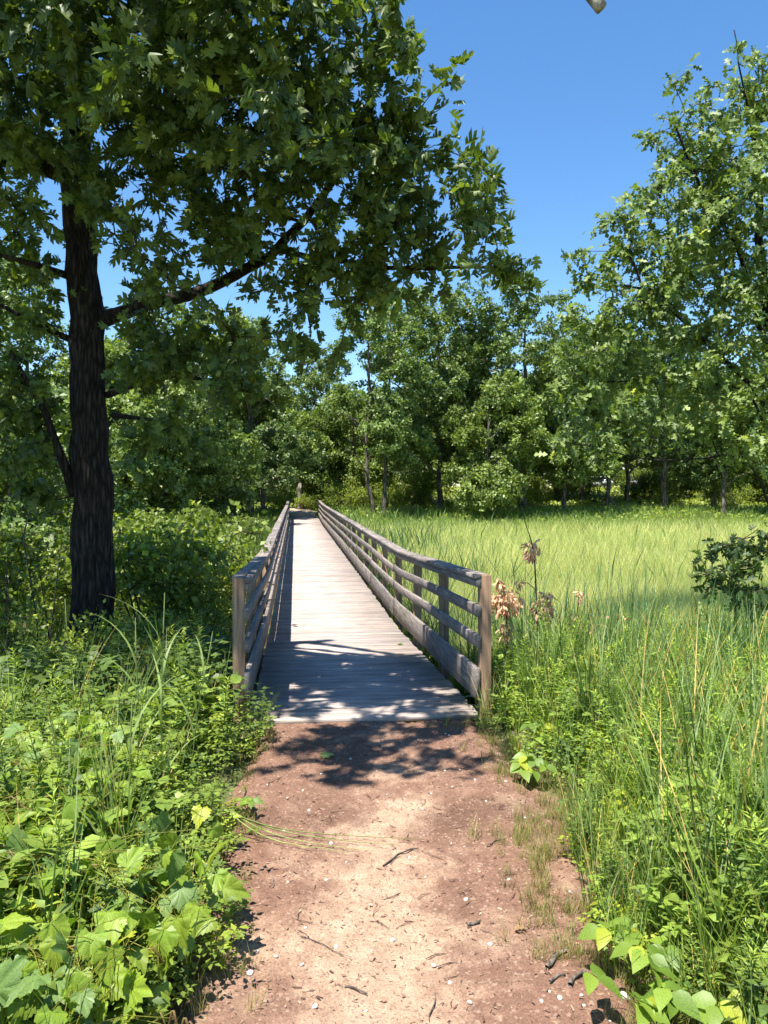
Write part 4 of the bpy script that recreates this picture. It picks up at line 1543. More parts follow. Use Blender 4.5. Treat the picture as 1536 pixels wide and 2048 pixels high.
# ------------------------------------------------------------------ meadow
def meadow(name, label, n, y0, y1, xl, xr, hmin, hmax, wk, c0, c1, straw, power=1.7, zoneseed=0.0, lean=0.5, dens=None):
    t = rng.random(n)
    y = (y0 ** (1 - power) + (y1 ** (1 - power) - y0 ** (1 - power)) * t) ** (1 / (1 - power))
    lo = xl(y)
    hi = np.minimum(xr, np.array([gx(1640, 1.0)]) * 1.0 * y * 0 + (gx(1640, 20.0) - gx(1640, 10.0)) / 10 * y + gx(1640, 10.0) - (gx(1640, 20.0) - gx(1640, 10.0)))
    x = lo + (hi - lo) * rng.random(n)
    if dens is not None:
        k = rng.random(n) < dens(x, y)
        x, y = x[k], y[k]
        n = len(x)
    zn = fbm(x * 0.25 + zoneseed, y * 0.25)
    h = (hmin + (hmax - hmin) * rng.random(n)) * (0.75 + 0.5 * zn)
    w = wk * np.maximum(1.0, y / 11.0) * (0.6 + 0.8 * rng.random(n))
    az = 0.25 + 2.2 * rng.standard_normal(n)
    ln = lean * (0.25 + rng.random(n)) * h
    z = ground_z(x, y) - 0.02
    d = np.stack([np.cos(az), np.sin(az)], -1)
    sd = np.stack([np.cos(az * 3.1), np.sin(az * 3.1) * 0.5], -1)
    sd /= np.linalg.norm(sd, axis=1, keepdims=True)
    P0 = np.stack([x, y, z], -1)
    P1 = P0 + np.stack([d[:, 0] * ln * 0.3, d[:, 1] * ln * 0.3, h * 0.6], -1)
    P2 = P0 + np.stack([d[:, 0] * ln, d[:, 1] * ln, h], -1)
    S = np.concatenate([sd * w[:, None] * 0.5, np.zeros((n, 1))], 1)
    V = np.stack([P0 - S * 0.7, P0 + S * 0.7, P1 + S, P1 - S, P2], 1).reshape(-1, 3)
    b = np.arange(n)[:, None] * 5
    col = np.asarray(c0) + (np.asarray(c1) - np.asarray(c0)) * np.clip(zn * 1.5 - 0.25 + 0.3 * rng.standard_normal(n), 0, 1)[:, None]
    k = rng.random(n) < straw
    col[k] = np.array([0.60, 0.54, 0.28]) * (0.8 + 0.4 * rng.random((k.sum(), 1)))
    edge_g = np.maximum(sstep(36, 46, y + 3 * (zn - 0.5)), 0)[:, None]
    col = col * (1 - edge_g) + np.array([0.17, 0.27, 0.07]) * edge_g * (0.8 + 0.4 * rng.random((n, 1)))
    mb = MB()
    mb.add(V, [b + np.array([[0, 1, 2, 3]]), b + np.array([[3, 2, 4]])], np.repeat(np.clip(col, 0.01, 0.9), 5, 0))
    o = mb.build(name, M['grass'])
    return tag(o, label, 'grass', kind='stuff')


meadow('meadow_grass', 'pale yellow-green marsh grass filling the meadow right of the bridge', 112000, 8.0, 52.0, lambda y: 1.7 + 0 * y, 60.0, 0.5, 0.95, 0.006,
       (0.33, 0.42, 0.14), (0.56, 0.60, 0.25), 0.16)
meadow('reed_bed', 'taller blue-green reeds along the right side of the bridge', 9000, 9.0, 48.0, lambda y: 1.55 + 0 * y, 60, 0.9, 1.3, 0.014,
       (0.075, 0.15, 0.06), (0.14, 0.235, 0.095), 0.02, 1.4, 4.0, 0.35, lambda x, y: np.clip(1.2 - (x - 1.5) / (1.0 + 0.13 * y), 0.03, 1) * np.clip(vn(x * 0.3, y * 0.3) * 1.6, 0.1, 1))
# sedge clumps and dry stalks that break up the meadow
cl = np.stack([rng.uniform(2.2, 26, 260), rng.uniform(9.5, 44, 260)], -1)
cl = cl[(cl[:, 0] < (1600 - 590) / 1600 * cl[:, 1])]
P_sedge = [p_grass(rng, 0.95, 22, 0.014, ((0.10, 0.17, 0.05), (0.22, 0.30, 0.09)), 0.5, 0.16, 0.12, 4) for _ in range(4)]
P_dry = [p_grass(rng, 1.0, 7, 0.012, ((0.34, 0.29, 0.14), (0.50, 0.42, 0.22)), 0.35, 0.10, 0.5, 4) for _ in range(3)]
mb = MB()
nn = len(cl)
scatter(mb, rng, P_sedge, cl[:nn * 2 // 3], 0.85 + 0.25 * rng.random(nn * 2 // 3))
scatter(mb, rng, P_dry, cl[nn * 2 // 3:], 0.85)
tag(mb.build('sedge_clumps', M['grass']), 'darker sedge clumps and dry stalks dotted through the meadow', 'grass', kind='stuff')
# grass and low growth on the left of the bridge and below the far trees
n = 26000
y = 7.5 + 46 * rng.random(n) ** 1.3
x = -0.55 - (0.55 * y + 3) * rng.random(n)
xy = np.stack([x, y], -1)
h = 0.35 + 0.5 * rng.random(n)
mb = MB()
az = rng.random(n) * 6.28
w = 0.009 * np.maximum(1, y / 10)
P0 = np.stack([x, y, ground_z(x, y) - 0.02], -1)
S = np.stack([np.cos(az) * w, np.sin(az) * w * 0.4, 0 * w], -1)
tip = P0 + np.stack([0.3 * h * np.cos(az * 2), 0.3 * h * np.sin(az * 2), h], -1)
V = np.stack([P0 - S, P0 + S, tip], 1).reshape(-1, 3)
mb.add(V, np.arange(3 * n).reshape(-1, 3), np.repeat(leaf_cols(rng, n, *H1), 3, 0))
tag(mb.build('thicket_grass', M['grass']), 'green grass growing between the bushes left of the bridge', 'grass', kind='stuff')
n = 42000
px = rng.uniform(-60, 1620, n)
y = rng.uniform(46, 88, n)
x = (px - 590) / 1600 * y
k = ~((np.abs(x - BX) < 1.0) & (y < 58))
x, y = x[k], y[k]
n = len(x)
h = (0.3 + 0.5 * rng.random(n)) * (0.7 + 0.8 * vn(x * 0.4, y * 0.4))
az = rng.random(n) * 6.28
w = 0.05 + 0.05 * rng.random(n)
P0 = np.stack([x, y, ground_z(x, y) - 0.02 + 0.5 * h * rng.random(n)], -1)
mb = MB()
put(mb, TL_QUAD, P0, norm(np.stack([np.cos(az), np.sin(az), 0.9 + 0 * az], -1)), norm(np.array([0, -0.4, 0.9]) + 0.5 * rng.standard_normal((n, 3))), 0.16 + 0.16 * rng.random(n), leaf_cols(rng, n, *H3) * 0.9)
tag(mb.build('forest_floor_growth', M['herb']), 'low sunlit green growth on the ground beneath the far trees', 'undergrowth', kind='stuff')

# ------------------------------------------------------------------ single plants close to the camera
def single(name, label, cat, proto, loc, s=1.0, rz=0.0, group=None, mat='herb', tilt=(0, 0)):
    """one plant with its stem and its leaves as parts"""
    V, F, C = proto
    o = thing(name, label, cat, loc, rz, group)
    o.rotation_euler = (tilt[0], tilt[1], rz)
    o.scale = (s, s, s)
    return o, V, F, C


def stalk_thing(name, label, cat, x, y, h, nl, ll, lw, cols, seed, group=None, up=0.5, tilt=(0, 0), droop=0.25, top=(0.26, 0.36, 0.06), tm=None):
    r = np.random.default_rng(seed)
    z0 = float(surf_z(x, y)) - 0.01
    root = thing(name, label, cat, (x, y, z0), 0, group)
    root.rotation_euler = (tilt[0], tilt[1], r.random() * 6)
    z = np.linspace(0, h, 8)
    bend = 0.07 * h * r.standard_normal(2)
    S = np.stack([bend[0] * (z / h) ** 2, bend[1] * (z / h) ** 2, z], -1)
    mb = MB()
    V, F = tube(S, np.linspace(0.0045, 0.0014, 8), 5, False)
    mb.add(V, F, np.asarray(cols[0]) * 1.3)
    mb.build('stem', M['herb'], root)
    t = 0.12 + 0.88 * np.sqrt(np.linspace(0.02, 1, nl))
    a = np.arange(nl) * 2.4 + r.random()
    tmq = tm or tmpl_lance(lw, droop)
    vm = []
    for q in range(5):
        w = min(1.0, q / 4) * 0.75
        c = leaf_cols(r, 1, *cols)[0] * (1 - w) + np.asarray(top) * w
        vm.append(MB().add(tmq[0], tmq[1], c).mesh('leaf', M['herb']))
    for q in range(nl):
        p = [np.interp(t[q] * h, z, S[:, c]) for c in range(3)]
        s = ll * (0.75 + 0.5 * r.random()) * max(0.3, 1.2 - 0.85 * t[q] ** 3)
        u = up + 0.9 * max(0, t[q] - 0.8) * 3 + 0.12 * r.standard_normal()
        Y = norm(np.array([math.cos(a[q]), math.sin(a[q]), u]))
        Xv = norm(np.cross(Y, np.array([-math.cos(a[q]) * 0.5, -math.sin(a[q]) * 0.5, 1.0]) + 0.2 * r.standard_normal(3)))
        Z = np.cross(Xv, Y)
        o = obj('leaf', vm[min(4, max(0, int((t[q] - 0.7) / 0.3 * 5)))], root)
        o.matrix_local = Matrix([[Xv[i] * s, Y[i] * s, Z[i] * s, p[i]] for i in range(3)] + [[0, 0, 0, 1]])
    return root


def gpt(px, py):
    """the ground place under the pixel (ground taken as level)"""
    d = _f + (px - 768.0) / FPX * _r - (py - 1024.0) / FPX * _u
    p = CAM + d * ((CAM[2]) / -d[2])
    return p[0], p[1]


GR = 'goldenrod stalks beside the path'
gold = [
    (-1.52, 4.25, 0.74, H2, 'blue-green goldenrod stalk at the far left picture edge'),
    (-1.38, 4.35, 0.78, H2, 'tallest blue-green goldenrod stalk, second from the left picture edge'),
    (-0.62, 4.85, 0.66, H1, 'leafy goldenrod stalk below the left end post of the bridge'),
    (-0.46, 5.15, 0.56, H1, 'short bushy goldenrod right beside the left deck corner'),
    (-0.86, 4.55, 0.62, H1, 'goldenrod stalk among the tall grass stems on the left bank'),
    (-0.92, 3.05, 0.50, H2, 'goldenrod stalk rising between the big grape leaves'),
    (2.05, 5.2, 0.62, H1, 'pale-tipped goldenrod a step right of the right end post'),
    (2.28, 5.5, 0.66, H1, 'bushy goldenrod among the reeds right of the end post'),
    (1.72, 5.35, 0.5, H1, 'low goldenrod close beside the right end post'),
    (2.62, 4.9, 0.6, H2, 'dark green goldenrod in the middle of the right bank'),
    (1.60, 2.62, 0.52, H2, 'blue-green goldenrod with slim upright leaves at the lower right edge'),
    (1.50, 2.50, 0.40, H2, 'small goldenrod stalk beside the lower right picture edge'),
    (1.32, 2.22, 0.40, H2, 'goldenrod rosette with pale tip in the bottom right corner'),
]
for q, (x, y, h, c, lab) in enumerate(gold):
    stalk_thing('goldenrod', lab, 'plant', x, y, h, 52, 0.085, 0.10, c, 300 + q, GR, 0.55)

GS = 'tall wild rye stems on the left bank'


def rye(x, y, h, seed, label, nb=5, lean=(0.0, 0.0)):
    r = np.random.default_rng(seed)
    z0 = float(surf_z(x, y)) - 0.01
    root = thing('wild_rye', label, 'grass', (x, y, z0), 0, GS)
    z = np.linspace(0, h, 10)
    S = np.stack([lean[0] * (z / h) ** 2, lean[1] * (z / h) ** 2, z], -1)
    c = np.array([0.13, 0.20, 0.085])
    V, F = tube(S, np.linspace(0.0035, 0.0012, 10), 5, False)
    MB().add(V, F, c).build('stem', M['herb'], root)
    V, F = tube(S[-2:] + (0, 0, 0.0) + np.array([[0, 0, 0], [0.004, 0, 0.07]]), [0.004, 0.0015], 4, True)
    MB().add(V, F, c * 1.1).build('seed_head', M['herb'], root)
    for q in range(nb):
        t = 0.2 + 0.72 * q / nb
        b = [np.interp(t * h, z, S[:, k]) for k in range(3)]
        V, F = blade(0.30 + 0.12 * r.random(), 0.013, 0.75 + 0.25 * r.random(), r.random() * 6.28, b, 7, 0.9)
        MB().add(V, F, np.array([0.15, 0.235, 0.10]) * (0.85 + 0.3 * r.random())).build('blade', M['herb'], root)


rye(-0.66, 4.0, 1.16, 1, 'tallest pale grass stem standing in front of the big oak trunk', 6, (0.02, 0))
rye(-0.78, 4.15, 1.02, 2, 'tall grass stem left of the tallest one, with curled top blade', 5, (-0.03, 0))
rye(-0.56, 4.3, 0.92, 3, 'arching grass stem leaning towards the left end post', 6, (0.12, 0.0))
rye(-0.70, 3.4, 0.80, 4, 'grass stem with broad pale blades above the grape leaves', 5, (0.02, 0))
rye(-0.74, 3.2, 0.70, 5, 'shorter grass stem beside the broad-bladed one above the grape leaves', 4, (-0.02, 0))
rye(-1.30, 4.9, 1.05, 6, 'thin straw-coloured stalk standing left of the oak trunk foot', 1, (-0.06, 0))

# grape vine and its big leaves
def vein_of(V, a, n):
    ve = np.zeros(len(V))
    for va in (-1.9, -0.95, 0.0, 0.95, 1.9):
        j = int(np.argmin(np.abs(a - va)))
        ve[[1 + j, 1 + n + j]] = 1
    return ve


def tmpl_grape(seed):
    r = np.random.default_rng(seed)
    n = 34
    a = np.linspace(-2.72, 2.72, n)
    rad = 0.47 + 0.055 * np.cos(a * 3.0) * (np.abs(a) < 2.1) + 0.12 * np.cos(a / 2) ** 2
    rad = rad * (1 + 0.055 * (np.arange(n) % 2 * 2 - 1)) * (1 + 0.04 * r.standard_normal(n))
    rad[np.abs(a) < 0.12] *= 1.25
    rim = np.stack([np.sin(a) * rad * 0.98, 0.28 + np.cos(a) * rad, 0 * a], -1)
    mid = rim * 0.5 + np.array([0, 0.10, 0]) * 0.5
    V = np.concatenate([[[0, 0.02, 0]], mid, rim])
    f = np.abs(V[:, 0])
    V[:, 2] = (0.05 + 0.25 * r.random()) * f - (0.2 + 0.5 * r.random()) * (V[:, 1] - 0.2) ** 2 - 0.35 * f ** 2 + 0.05 * np.sin(V[:, 0] * 12 + seed) * f + 0.04 * np.sin(V[:, 1] * 11 + seed * 2) + 0.15 * r.standard_normal() * V[:, 0] * V[:, 1] - 0.03 * vein_of(V, a, n)
    i = np.arange(n - 1)
    F3 = np.stack([np.zeros(n - 1, int), 1 + i, 2 + i], -1)
    F4 = np.stack([1 + i, 1 + n + i, 2 + n + i, 2 + i], -1)
    vein = np.zeros(len(V))
    for va in (-1.9, -0.95, 0.0, 0.95, 1.9):
        j = int(np.argmin(np.abs(a - va)))
        vein[[1 + j, 1 + n + j]] = 1
    vein[0] = 1
    return V, [F3[:, ::-1], F4[:, ::-1]], vein


def leaf_objs(root, base, meshes, pos, ax, nr, sz, name='leaf', rngq=None):
    for q in range(len(pos)):
        Y = norm(ax[q])
        Xv = norm(np.cross(Y, nr[q]))
        Z = np.cross(Xv, Y)
        o = obj(name, meshes[q % len(meshes)], root)
        o.matrix_local = Matrix([[Xv[i] * sz[q], Y[i] * sz[q], Z[i] * sz[q], pos[q][i] - base[i]] for i in range(3)] + [[0, 0, 0, 1]])


grape_m = []
for q in range(10):
    V, F, ve = tmpl_grape(q)
    c = leaf_cols(rng, 1, (0.10, 0.185, 0.03), (0.185, 0.285, 0.042))[0]
    if q == 3:
        c = np.array([0.25, 0.32, 0.038])
    if q in (1, 5):
        c = np.array([0.10, 0.18, 0.065])
    C = c[None] * (1 + 0.25 * ve[:, None])
    grape_m.append(MB().add(V, F, C).mesh('leaf', M['herb'], True))


def vine(label, pts_, seed, n, size, meshes=grape_m, name='grape_vine', zr=(0.22, 0.5), spread=0.22, ax_bias=(0.15, -0.5, -0.45)):
    r = np.random.default_rng(seed)
    P = np.array([(x, y, float(surf_z(x, y)) + z) for x, y, z in pts_])
    base = np.array([P[0][0], P[0][1], float(surf_z(P[0][0], P[0][1]))])
    root = thing(name, label, 'vine', base)
    t = np.linspace(0, len(P) - 1, 40)
    S = np.stack([np.interp(t, np.arange(len(P)), P[:, c]) for c in range(3)], -1)
    for _ in range(4):
        S[1:-1] = 0.5 * S[1:-1] + 0.25 * (S[:-2] + S[2:])
    S[:, 2] += 0.03 * np.sin(np.arange(40) * 0.9)
    V, F = tube(np.concatenate([[base + (0, 0, -0.03)], S]) - base, 0.004, 5, False)
    MB().add(V, F, (0.16, 0.13, 0.06)).build('stem', M['herb'], root)
    k = r.integers(1, 40, n)
    pos = S[k] + np.stack([spread * r.standard_normal(n), spread * r.standard_normal(n), 0.06 * r.standard_normal(n)], -1)
    pos[:, 2] = np.maximum(pos[:, 2], surf_z(pos[:, 0], pos[:, 1]) + 0.05)
    pos[:, 0] = np.minimum(pos[:, 0], left_edge(pos[:, 1]) + 0.02 - 0.08 * r.random(n))
    ax = norm(np.asarray(ax_bias) + 0.55 * r.standard_normal((n, 3)))
    nr = norm(np.array([-0.05, -0.25, 0.85]) + 0.45 * r.standard_normal((n, 3)))
    leaf_objs(root, base, meshes, pos, ax, nr, size * (0.65 + 0.6 * r.random(n)))
    # leaf stalks
    mb = MB()
    for q in range(n):
        V, F = tube(np.stack([S[k[q]] - base, (S[k[q]] + pos[q]) / 2 - base + (0, 0, 0.02), pos[q] - base]), [0.0018, 0.0015, 0.0012], 3, False)
        mb.add(V, F, (0.19, 0.22, 0.05))
    tag(mb.build('leaf_stalks', M['herb'], root), kind='stuff')
    return root


vine('wild grape vine with big pale toothed leaves in the bottom left corner', [(-1.05, 2.5, 0.15), (-0.85, 2.45, 0.34), (-0.6, 2.45, 0.36), (-0.42, 2.55, 0.24)], 1, 110, 0.082)
vine('wild grape vine with large yellow-green leaves spread over the left bank', [(-1.45, 3.2, 0.2), (-1.2, 3.1, 0.42), (-0.95, 2.9, 0.44), (-0.7, 2.85, 0.40), (-0.5, 2.95, 0.32)], 2, 160, 0.088)
vine('grape vine shoot hanging over the left edge of the path', [(-0.6, 3.0, 0.25), (-0.47, 2.95, 0.30), (-0.38, 2.85, 0.22)], 3, 30, 0.088, spread=0.10)
vine('grape vine with lighter leaves climbing the weeds in front of the big oak', [(-1.9, 4.1, 0.2), (-1.6, 4.0, 0.42), (-1.25, 3.9, 0.45), (-1.0, 3.95, 0.5)], 4, 70, 0.085)
vine('grape vine with bright leaves tangled in weeds halfway up the left bank', [(-1.7, 3.6, 0.2), (-1.4, 3.5, 0.42), (-1.1, 3.4, 0.46), (-0.8, 3.45, 0.4)], 6, 70, 0.085)
vine('grape vine with small bright leaves near the goldenrods at the left edge', [(-1.9, 4.5, 0.25), (-1.5, 4.6, 0.45), (-1.1, 4.7, 0.42)], 7, 45, 0.085)
vine('small grape vine with yellow leaves low beside the left path edge', [(-0.5, 2.42, 0.1), (-0.38, 2.38, 0.16), (-0.28, 2.36, 0.1)], 5, 14, 0.075, spread=0.07)

ivy_m = []
TO = tmpl_ovate(0.33, 0.3)
for q in range(6):
    c = leaf_cols(rng, 1, (0.075, 0.155, 0.035), (0.15, 0.245, 0.045))[0]
    if q == 4:
        c = np.array([0.24, 0.31, 0.04])
    ivy_m.append(MB().add(TO[0], TO[1], c).mesh('leaf', M['herb'], True))


def ivy(label, x, y, n, seed, size=0.11, spread=0.2, h=0.22):
    r = np.random.default_rng(seed)
    base = np.array([x, y, float(surf_z(x, y)) - 0.01])
    root = thing('poison_ivy', label, 'plant', base)
    pos, ax, nr, sz = [], [], [], []
    mb = MB()
    for q in range(n):
        a = r.random() * 6.28
        rr = spread * math.sqrt(r.random())
        p = np.array([x + rr * math.cos(a), y + rr * math.sin(a), 0.0])
        p[2] = float(surf_z(p[0], p[1])) + h * (0.5 + 0.6 * r.random())
        V, F = tube(np.stack([np.array([0, 0, 0.0]), (p - base) * (0.6, 0.6, 0.6), p - base]), [0.003, 0.0022, 0.0015], 4, False)
        mb.add(V, F, (0.15, 0.19, 0.06))
        b = r.random() * 6.28
        d = np.array([math.cos(b), math.sin(b) - 0.5, -0.25])
        s = np.array([-d[1], d[0], -0.1])
        nrm = norm(np.array([0, -0.25, 0.9]) + 0.25 * r.standard_normal(3))
        for v, o_ in ((d, 0.22), (s * 0.9 + d * 0.35, 0.03), (-s * 0.9 + d * 0.35, 0.03)):
            v = norm(v)
            pos.append(p + v * o_ * size)
            ax.append(v)
            nr.append(nrm + 0.12 * r.standard_normal(3))
            sz.append(size * (0.85 + 0.3 * r.random()))
    mb.build('stems', M['herb'], root)
    root.children[0]['kind'] = 'stuff'
    leaf_objs(root, base, ivy_m, np.array(pos), np.array(ax), np.array(nr), np.array(sz))


ivy('three-leaved ivy with big drooping leaves in the lower right corner', 1.22, 2.48, 16, 1, 0.092, 0.28, 0.24)
ivy('small three-leaved ivy at the bottom right with pale green leaves', 1.05, 2.26, 5, 2, 0.085, 0.12, 0.14)
ivy('three-leaved ivy with bright leaves where the right bank meets the path', 1.36, 4.55, 7, 3, 0.085, 0.12, 0.16)
ivy('leafy ivy patch at the foot of the right end post', 1.62, 5.75, 8, 4, 0.08, 0.14, 0.16)
ivy('ivy with shiny leaves along the right bank a step behind the path edge', 1.62, 4.95, 9, 5, 0.08, 0.16, 0.2)
ivy('ivy with yellowish leaf beside the dry grass at the lower right', 1.28, 2.95, 5, 6, 0.085, 0.12, 0.18)
ivy('dark leafed ivy at the foot of the left end post', -0.62, 5.75, 8, 7, 0.09, 0.16, 0.2)
ivy('yellow-tipped ivy spreading onto the path from the left bank', -0.24, 4.2, 6, 8, 0.06, 0.10, 0.09)
ivy('ivy creeping through the toe board gap of the right railing', 1.36, 11.0, 6, 9, 0.09, 0.16, 0.5)

# ------------------------------------------------------------------ wilted sapling, oak sapling, cattails
rng = np.random.default_rng(501)
dead_m = []
for q in range(5):
    V = np.array([(0, 0, 0), (0.16, 0.3, 0.10), (0, 0.4, -0.06), (-0.16, 0.35, 0.12), (0.10, 0.7, 0.16), (-0.1, 0.72, 0.02), (0.03, 1, 0.2)]) + 0.04 * rng.standard_normal((7, 3))
    F = np.array([(0, 1, 2), (0, 2, 3), (2, 1, 4), (3, 2, 5), (2, 4, 5), (5, 4, 6)])
    V[:, 0] *= 1.5
    c = np.array([0.72, 0.44, 0.26]) * (0.7 + 0.6 * rng.random())
    dead_m.append(MB().add(V, F, c).mesh('leaf', M['dead']))


def wilted(label, stem, bunches, seed):
    r = np.random.default_rng(seed)
    stem = np.array(stem)
    base = stem[0]
    root = thing('wilted_sapling', label, 'sapling', base)
    V, F = tube(stem - base, np.linspace(0.010, 0.003, len(stem)), 6, True)
    MB().add(V, F).build('stem', M['twig'], root, True)
    for (p, n, rad, zs) in bunches:
        p = np.array(p)
        n = n * 2
        j = stem[int(np.argmin(np.linalg.norm(stem - p - (0, 0, -0.15), axis=1)))]
        if np.linalg.norm(j - p) > 0.03:
            V, F = tube(np.stack([j, (j + p) / 2 + (0, 0, 0.03), p]) - base, [0.005, 0.004, 0.003], 5, True)
            MB().add(V, F).build('twig', M['twig'], root, True)
        d = rand_dir(r, n)
        pos = p + d * (rad * r.random(n) ** 0.5)[:, None] * (1, 1, zs)
        ax = norm(0.5 * d + np.array([0, 0, -0.9]) + 0.3 * r.standard_normal((n, 3)))
        leaf_objs(root, base, dead_m, pos, ax, rand_dir(r, n), 0.062 * (0.6 + 0.6 * r.random(n)))


def S(px, py, y):
    return at(px, py, y)


gz = float(ground_z(2.1, 7.2))
s0 = S(1072, 1300, 7.2)
s0[2] = gz - 0.05
wilted('wilted sapling with bare pale tip and tan withered leaves, tallest beside the right end post', [s0, S(1075, 1260, 7.2), S(1072, 1180, 7.2), S(1069, 1115, 7.2), S(1062, 1080, 7.2), S(1052, 1050, 7.2), S(1045, 1018, 7.2)],
       [(S(1063, 1098, 7.2), 48, 0.075, 1.5), (S(1086, 1222, 7.2), 70, 0.11, 1.2), (S(1040, 1165, 7.15), 8, 0.03, 1.6), (S(1098, 1190, 7.2), 14, 0.06, 0.7)], 1)
s1 = S(1014, 1290, 6.9)
s1[2] = gz - 0.05
wilted('dense bunch of tan withered leaves right beside the right end post', [s1, S(1014, 1260, 6.9), S(1012, 1215, 6.9), S(1008, 1185, 6.9)],
       [(S(1013, 1203, 6.9), 190, 0.14, 0.95), (S(1014, 1262, 6.9), 30, 0.06, 1.6), (S(998, 1166, 6.85), 12, 0.035, 1.4)], 2)
s2 = S(1150, 1330, 7.4)
s2[2] = gz - 0.05
wilted('straggling sapling with sparse tan leaves among the reeds', [s2, S(1150, 1290, 7.4), S(1150, 1250, 7.4), S(1156, 1215, 7.4), S(1160, 1182, 7.4)],
       [(S(1150, 1250, 7.4), 26, 0.09, 1.3), (S(1193, 1255, 7.4), 16, 0.07, 1.0), (S(1159, 1188, 7.4), 10, 0.03, 1.8), (S(1235, 1245, 7.4), 22, 0.08, 1.3), (S(1065, 1300, 7.3), 8, 0.03, 1.0)], 3)

# oak sapling at the right picture edge
sb = np.array([4.05, 6.9, 0.0])
sb[2] = float(ground_z(4.05, 6.9)) - 0.05
limbs_s = [
    ([sb, sb + (0, 0, 0.5), sb + (-0.05, 0, 1.0), sb + (-0.1, 0, 1.6)], 0.022, 0.006),
    ([sb + (-0.03, 0, 0.85), S(1500, 1175, 6.6), S(1440, 1180, 6.5), S(1415, 1150, 6.5)], 0.010, 0.004),
    ([sb + (-0.05, 0, 1.1), S(1480, 1120, 6.6), S(1440, 1090, 6.5)], 0.008, 0.003),
]
blobs_s = [B(1470, 1100, 6.55, 0.12, 352), B(1440, 1170, 6.5, 0.11, 411), B(1500, 1180, 6.6, 0.14, 264), B(1535, 1080, 6.65, 0.14, 264), B(1420, 1120, 6.5, 0.10, 352), B(1425, 1085, 6.5, 0.06, 882), B(1450, 1150, 6.5, 0.12, 294), B(1400, 1150, 6.5, 0.06, 705), B(1480, 1140, 6.55, 0.14, 205), B(1500, 1090, 6.6, 0.13, 205), B(1525, 1120, 6.6, 0.16, 176), B(1525, 1200, 6.7, 0.13, 205), B(1430, 1195, 6.5, 0.06, 588), (sb + np.array([0.1, 0, 1.3]), 0.3, 30)]
big_oak('oak_sapling', 'dark oak sapling reaching in from the right picture edge above the reeds', 31, limbs_s, blobs_s, 7, 0.10, ((0.030, 0.062, 0.020), (0.075, 0.125, 0.032)), None, 0.04, 290, 0.0, flare=0.0, tk=10, spread=0.1)

CT = 'cattail clumps at the meadow edge'
cat = [(2.55, 7.3, 1.25, 'cattail clump just right of the wilted saplings'), (2.75, 7.4, 1.4, 'tall cattail clump in the middle of the near reeds'), (3.1, 7.0, 1.3, 'dark cattail clump between the wilted leaves and the oak sapling'), (2.55, 6.2, 1.15, 'cattail clump in front of the other reeds'),
       (3.4, 7.9, 1.35, 'cattail clump left of the oak sapling'), (2.2, 8.8, 1.2, 'cattail clump outside the railing behind the wilted saplings'), (3.9, 8.6, 1.3, 'cattail clump behind the oak sapling'), (3.2, 5.8, 1.15, 'cattail clump on the right bank below the oak sapling'), (2.9, 9.6, 1.3, 'cattail clump standing into the pale meadow'), (3.7, 6.3, 1.1, 'cattail clump at the right picture edge under the sapling')]
for q, (x, y, h, lab) in enumerate(cat):
    r = np.random.default_rng(700 + q)
    z0 = float(ground_z(x, y)) - 0.03
    root = thing('cattail', lab, 'reed', (x, y, z0), 0, CT)
    hh = h + (-z0 - 0.3 if z0 < -0.3 else 0.0)
    for b in range(16):
        a = r.random() * 6.28
        w = r.random() * 0.28
        V, F = blade(hh * (0.7 + 0.4 * r.random()), 0.012 + 0.005 * r.random(), 0.10 + 0.22 * r.random(), 0.4 + 0.9 * r.standard_normal(), (w * math.cos(a), w * math.sin(a), 0), 7, 1.0 + 0.8 * r.random())
        MB().add(V, F, np.array([0.055, 0.12, 0.05]) * (0.8 + 0.9 * r.random())).build('blade', M['grass'], root)

# ------------------------------------------------------------------ the path's litter
mb = MB()
n = 11000
y = 1.9 + 4.15 * rng.random(n) ** 1.2
x = path_c(y) + rng.uniform(-1.0, 1.0, n)
pos = np.stack([x, y, surf_z(x, y) + 0.004], -1)
keep = (pos[:, 2] > -0.05)
pos = pos[keep]
n = len(pos)
az = rng.random(n) * 6.28
ax = np.stack([np.cos(az), np.sin(az), 0.25 * rng.standard_normal(n)], -1)
nr = norm(np.array([0, 0, 1.0]) + 0.35 * rng.standard_normal((n, 3)))
pal = np.array([(0.14, 0.08, 0.056), (0.19, 0.11, 0.076), (0.25, 0.15, 0.095), (0.34, 0.22, 0.15), (0.42, 0.31, 0.22), (0.09, 0.06, 0.045)])
col = pal[rng.choice(6, n, p=(0.2, 0.3, 0.22, 0.14, 0.07, 0.07))] * (0.8 + 0.4 * rng.random((n, 1)))
put(mb, (np.array([(0, 0, 0), (0.16, 0.1, 0.05), (0.14, 0.9, 0.02), (0, 1, 0), (-0.15, 0.85, -0.02), (-0.14, 0.12, 0)]), np.array([(0, 1, 2), (0, 2, 3), (0, 3, 4), (0, 4, 5)])), pos, ax, nr, 0.004 + 0.019 * rng.random(n) ** 3.0, col)
for q in range(110):
    yy = 2.1 + 3.9 * rng.random()
    xx = float(path_c(yy)) + rng.uniform(-0.8, 0.8)
    a, L_ = rng.random() * 6.28, 0.03 + 0.07 * rng.random()
    p = np.array([xx, yy, float(surf_z(xx, yy)) + 0.004])
    d = np.array([math.cos(a), math.sin(a), 0]) * L_
    V, F = tube(np.stack([p - d / 2, p + (0, 0, 0.003) + 0.1 * L_ * np.array([-math.sin(a), math.cos(a), 0]), p + d / 2]), [0.0018, 0.002, 0.001], 4, False)
    mb.add(V, F, np.array([0.13, 0.085, 0.06]) * (0.6 + 0.9 * rng.random()))
tag(mb.build('mulch_litter', M['chip']), 'fine bark chips and twigs strewn over the dirt path', 'litter', kind='stuff')

